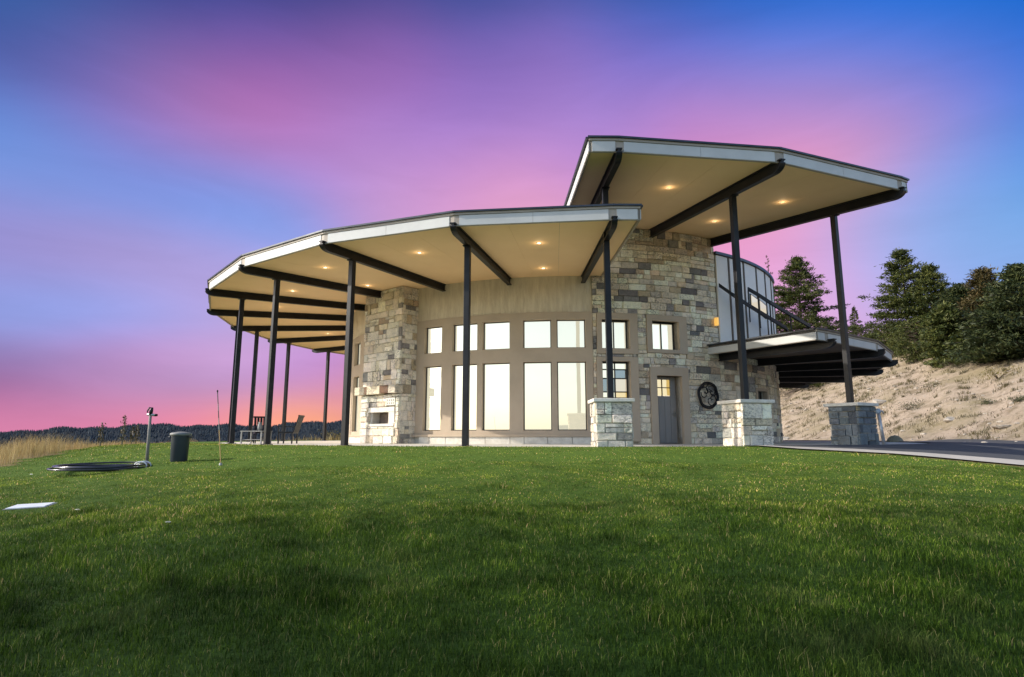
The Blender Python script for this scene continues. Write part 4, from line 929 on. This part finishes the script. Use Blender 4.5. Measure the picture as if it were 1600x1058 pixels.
shrub(1545, 632, 9, 22, 'leaf_sage', 'small green tuft on the upper bare slope', 5)
shrub(1450, 605, 8, 40, 'leaf_sage', 'thin tuft high on the slope below the firs', 6)
shrub(1590, 628, 10, 22, 'leaf_sage', 'small tuft high on the slope at the right edge', 7)
shrub(1560, 592, 20, 50, 'leaf_yel', 'yellow green bush under the big dark conifer', 8)
shrub(1500, 575, 16, 46, 'leaf_sage', 'bush at the slope top below the dark pine', 9)
def stalk(X, Yb, Yt, d, label, seed):
    x, y, zt = at(X, Yt, d); z0 = tz(x, y); h = zt - z0; rs = np.random.RandomState(seed)
    root = empty('weed_stalk', (x, y, z0)); tag(root, label, 'weed', 'dry weed stalks')
    MB().tube([(0, 0, 0), (0.02, 0, h * 0.5), (0.0, 0.01, h)], [0.022, 0.016, 0.006], 6).build('stem', M['grey_wood'], root, True)
    m = 150; s = rs.rand(m); C_ = np.stack([rs.normal(0, 0.05, m) * (1.5 - s), rs.normal(0, 0.05, m) * (1.5 - s), h * (0.12 + 0.86 * s)], 1)
    V, Fq = leaf_quads(C_, rs.normal(0, 0.5, (m, 3)) + np.array([0, 0, 0.8]), rs.uniform(0.06, 0.13, m), rs.uniform(0.015, 0.04, m), rs)
    link('dry_leaves', np_mesh('dry_leaves', V, Fq, M['needle_br']), root)
stalk(195, 690, 648, 22, 'tallest dry weed stalk standing behind the lawn', 1)
stalk(160, 690, 660, 22.5, 'thin dry weed stalk nearest the golden grass', 2)
stalk(208, 692, 666, 23, 'short dry weed stalk just beside the tallest one', 3)
stalk(215, 692, 664, 24, 'thin dry weed stalk closest to the leaning post', 4)

# ------------------------------------------------------------------ grass
def blades(name, x, y, length, width, mat, label, rs, bend=0.5, z=None):
    n = len(x); z = terrain(x, y) if z is None else z
    az = rs.uniform(0, 2 * math.pi, n); bx, by = np.cos(az), np.sin(az)
    sa = rs.uniform(0, 2 * math.pi, n); sx, sy = np.cos(sa), np.sin(sa)
    b = rs.uniform(0.1, 1.0, n) * bend * length
    base = np.stack([x, y, z - 0.004], 1); side = np.stack([sx, sy, np.zeros(n)], 1) * width[:, None] / 2
    mid = base + np.stack([bx * b * 0.3, by * b * 0.3, length * 0.6], 1); tip = base + np.stack([bx * b, by * b, length * np.sqrt(np.maximum(0.1, 1 - (b / length) ** 2 * 0.5))], 1)
    V = np.stack([base - side, base + side, mid + side * 0.8, mid - side * 0.8, tip], 1).reshape(-1, 3)
    k = np.arange(n)[:, None] * 5
    F3 = np.concatenate([k + np.array([[0, 1, 2]]), k + np.array([[0, 2, 3]]), k + np.array([[3, 2, 4]])], 1).reshape(-1, 3)
    o = link(name, np_mesh(name, V, F3, mat)); tag(o, label, 'grass', kind='stuff'); return o
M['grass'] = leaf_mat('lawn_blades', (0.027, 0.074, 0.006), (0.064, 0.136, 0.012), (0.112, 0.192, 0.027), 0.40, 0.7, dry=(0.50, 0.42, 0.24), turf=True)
M['hay'] = leaf_mat('dry_grass_blades', (0.26, 0.18, 0.08), (0.42, 0.31, 0.14), (0.56, 0.44, 0.22), 0.30, 0.6)
M['sprig'] = leaf_mat('tuft_blades', (0.05, 0.042, 0.020), (0.11, 0.092, 0.045), (0.20, 0.165, 0.085), 0.2, 0.6)
rs = np.random.RandomState(77)
def wedge(y0, y1, dens, side=1.0):
    n = int(0.92 * (y1 * y1 - y0 * y0) * dens); y = np.sqrt(rs.uniform(y0 * y0, y1 * y1, n)); x = rs.uniform(-1, 1, n) * (0.92 * y + 0.4)
    k = lawn_mask(x, y); return x[k], y[k]
parts = [wedge(2.7, 5.0, 7000), wedge(5.0, 8.0, 3900), wedge(8.0, 12.0, 1900), wedge(12.0, 22.0, 560)]
x = np.concatenate([p_[0] for p_ in parts]); y = np.concatenate([p_[1] for p_ in parts])
pt = 0.5 + 0.5 * np.sin(x * 1.7 + 2.1 * np.sin(y * 1.1)) * np.sin(y * 1.9 + 1.4 * np.sin(x * 0.8))
tall = 0.036 * (1 - ss(5.0, 10, y)) + 0.028
cl = np.sin(x * 5.3 + 3 * np.sin(y * 2.3)) * np.sin(y * 4.7 + 2 * np.sin(x * 3.1)); L = tall * (0.45 + 0.5 * pt + 0.35 * cl * cl) * rs.uniform(0.4, 1.35, len(x)) * np.where(rs.rand(len(x)) < 0.02, 1.7, 1.0) * (1 + 0.9 * ss(0.78, 0.95, np.sin(x * 2.9 + 1.7 * np.sin(y * 1.3)) * np.sin(y * 3.3 + 1.1 * np.sin(x * 1.9)))); W = 0.0014 + 0.00042 * y * rs.uniform(0.7, 1.3, len(x))
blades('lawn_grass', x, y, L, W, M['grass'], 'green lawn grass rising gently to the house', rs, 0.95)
# dry tall grass at the left edge and beyond the patio
n = 70000; x = rs.uniform(-24, -9, n); y = rs.uniform(8, 34, n); r = np.hypot(x - CX, y - CY); ph = np.degrees(np.arctan2(-(x - CX), -(y - CY)))
k = (~lawn_mask(x, y)) & (r > 16.5) & (r < 27); x, y, ph = x[k], y[k], ph[k]
dens = ss(-9.5, -15, x + 0.35 * (y - 13)) ; hh = np.where(ph < 62, 0.62, 0.34) * (0.7 + 0.3 * np.sin(x * 1.9) * np.sin(y * 1.3))
blades('dry_grass', x, y, hh * rs.uniform(0.5, 1.25, len(x)), rs.uniform(0.004, 0.010, len(x)), M['hay'], 'tall golden dry grass at the lawn edge', rs, 0.5)
n = 5000; x = rs.uniform(-26, -4, n); y = rs.uniform(40, 62, n); k = np.hypot(x - CX, y - CY) > 17.5; x, y = x[k], y[k]
blades('field_grass', x, y, rs.uniform(0.2, 0.6, len(x)), rs.uniform(0.015, 0.035, len(x)), M['hay'], 'dry field grass beyond the far side of the patio', rs, 0.6)
# sparse tufts over the bare slope
tx, ty = [], []
for q in range(4600):
    cx, cy = rs.uniform(18, 75), rs.uniform(16, 95)
    if hillg(cx, cy) < 0.8 or np.hypot(cx - CX, cy - CY) < 17: continue
    m = rs.randint(10, 45); s = rs.uniform(0.05, 0.35); tx.append(rs.normal(cx, s, m)); ty.append(rs.normal(cy, s, m))
x, y = np.concatenate(tx), np.concatenate(ty)
blades('slope_tufts', x, y, rs.uniform(0.06, 0.30, len(x)), rs.uniform(0.014, 0.036, len(x)), M['sprig'], 'sparse dry tufts scattered over the bare slope', rs, 0.9)
# loose stones over the slope
V, F4 = [], []; sv, sf = rock_mesh(99); sv = np.array(sv)
for q in range(4500):
    cx, cy = rs.uniform(18, 70), rs.uniform(16, 90)
    if hillg(cx, cy) < -2.5 or np.hypot(cx - CX, cy - CY) < 16.4: continue
    s = 0.03 + 0.16 * rs.rand() ** 4; a_ = rs.uniform(0, 6.28); rot = np.array([[math.cos(a_), -math.sin(a_), 0], [math.sin(a_), math.cos(a_), 0], [0, 0, 1]])
    n = sum(len(v) for v in V); V.append((sv * s * np.array([1.2, 0.9, 0.6])) @ rot.T + np.array([cx, cy, tz(cx, cy)])); F4.append(np.array(sf) + n)
tag(link('slope_stones', np_mesh('slope_stones', np.concatenate(V), np.concatenate(F4), M['rock'])), 'small loose stones strewn over the bare slope', 'gravel', kind='stuff')
# far forest: one mass of conifers on the valley sides and ridge
n = 30000; az = rs.uniform(-62, 4, n); D = np.exp(rs.uniform(math.log(420), math.log(2300), n)); D = np.where(rs.rand(n) < 0.35, rs.uniform(1500, 2250, n), D)
x, y = D * np.sin(np.radians(az)), D * np.cos(np.radians(az)); z = terrain(x, y); h = rs.uniform(4, 10, n) * (0.45 + 0.55 * ss(400, 1600, D)); w = h * rs.uniform(0.35, 0.6, n); sd = 6
q = np.arange(sd) * 2 * math.pi / sd
ring = np.stack([np.cos(q), np.sin(q)], 1)
Vr = np.concatenate([np.stack([x[:, None] + ring[None, :, 0] * w[:, None] / 2 * rs.uniform(0.7, 1.2, (n, sd)), y[:, None] + ring[None, :, 1] * w[:, None] / 2, np.repeat((z - 0.5)[:, None], sd, 1) + rs.uniform(0, 0.25, (n, sd)) * h[:, None]], -1), np.stack([x + rs.normal(0, 0.3, n), y, z + h], -1)[:, None, :]], 1)
kk = np.arange(n)[:, None, None] * (sd + 1); ff = np.stack([np.arange(sd), (np.arange(sd) + 1) % sd, np.full(sd, sd)], -1)[None]
M['far'] = leaf_mat('far_conifers', (0.008, 0.015, 0.026), (0.013, 0.024, 0.040), (0.026, 0.040, 0.056), 0.0, 0.9)  # blue distance haze painted into the conifer colour
tag(link('forest', np_mesh('forest', Vr.reshape(-1, 3), (kk + ff).reshape(-1, 3), M['far'])), 'dark conifer forest covering the distant hills', 'forest', kind='stuff')
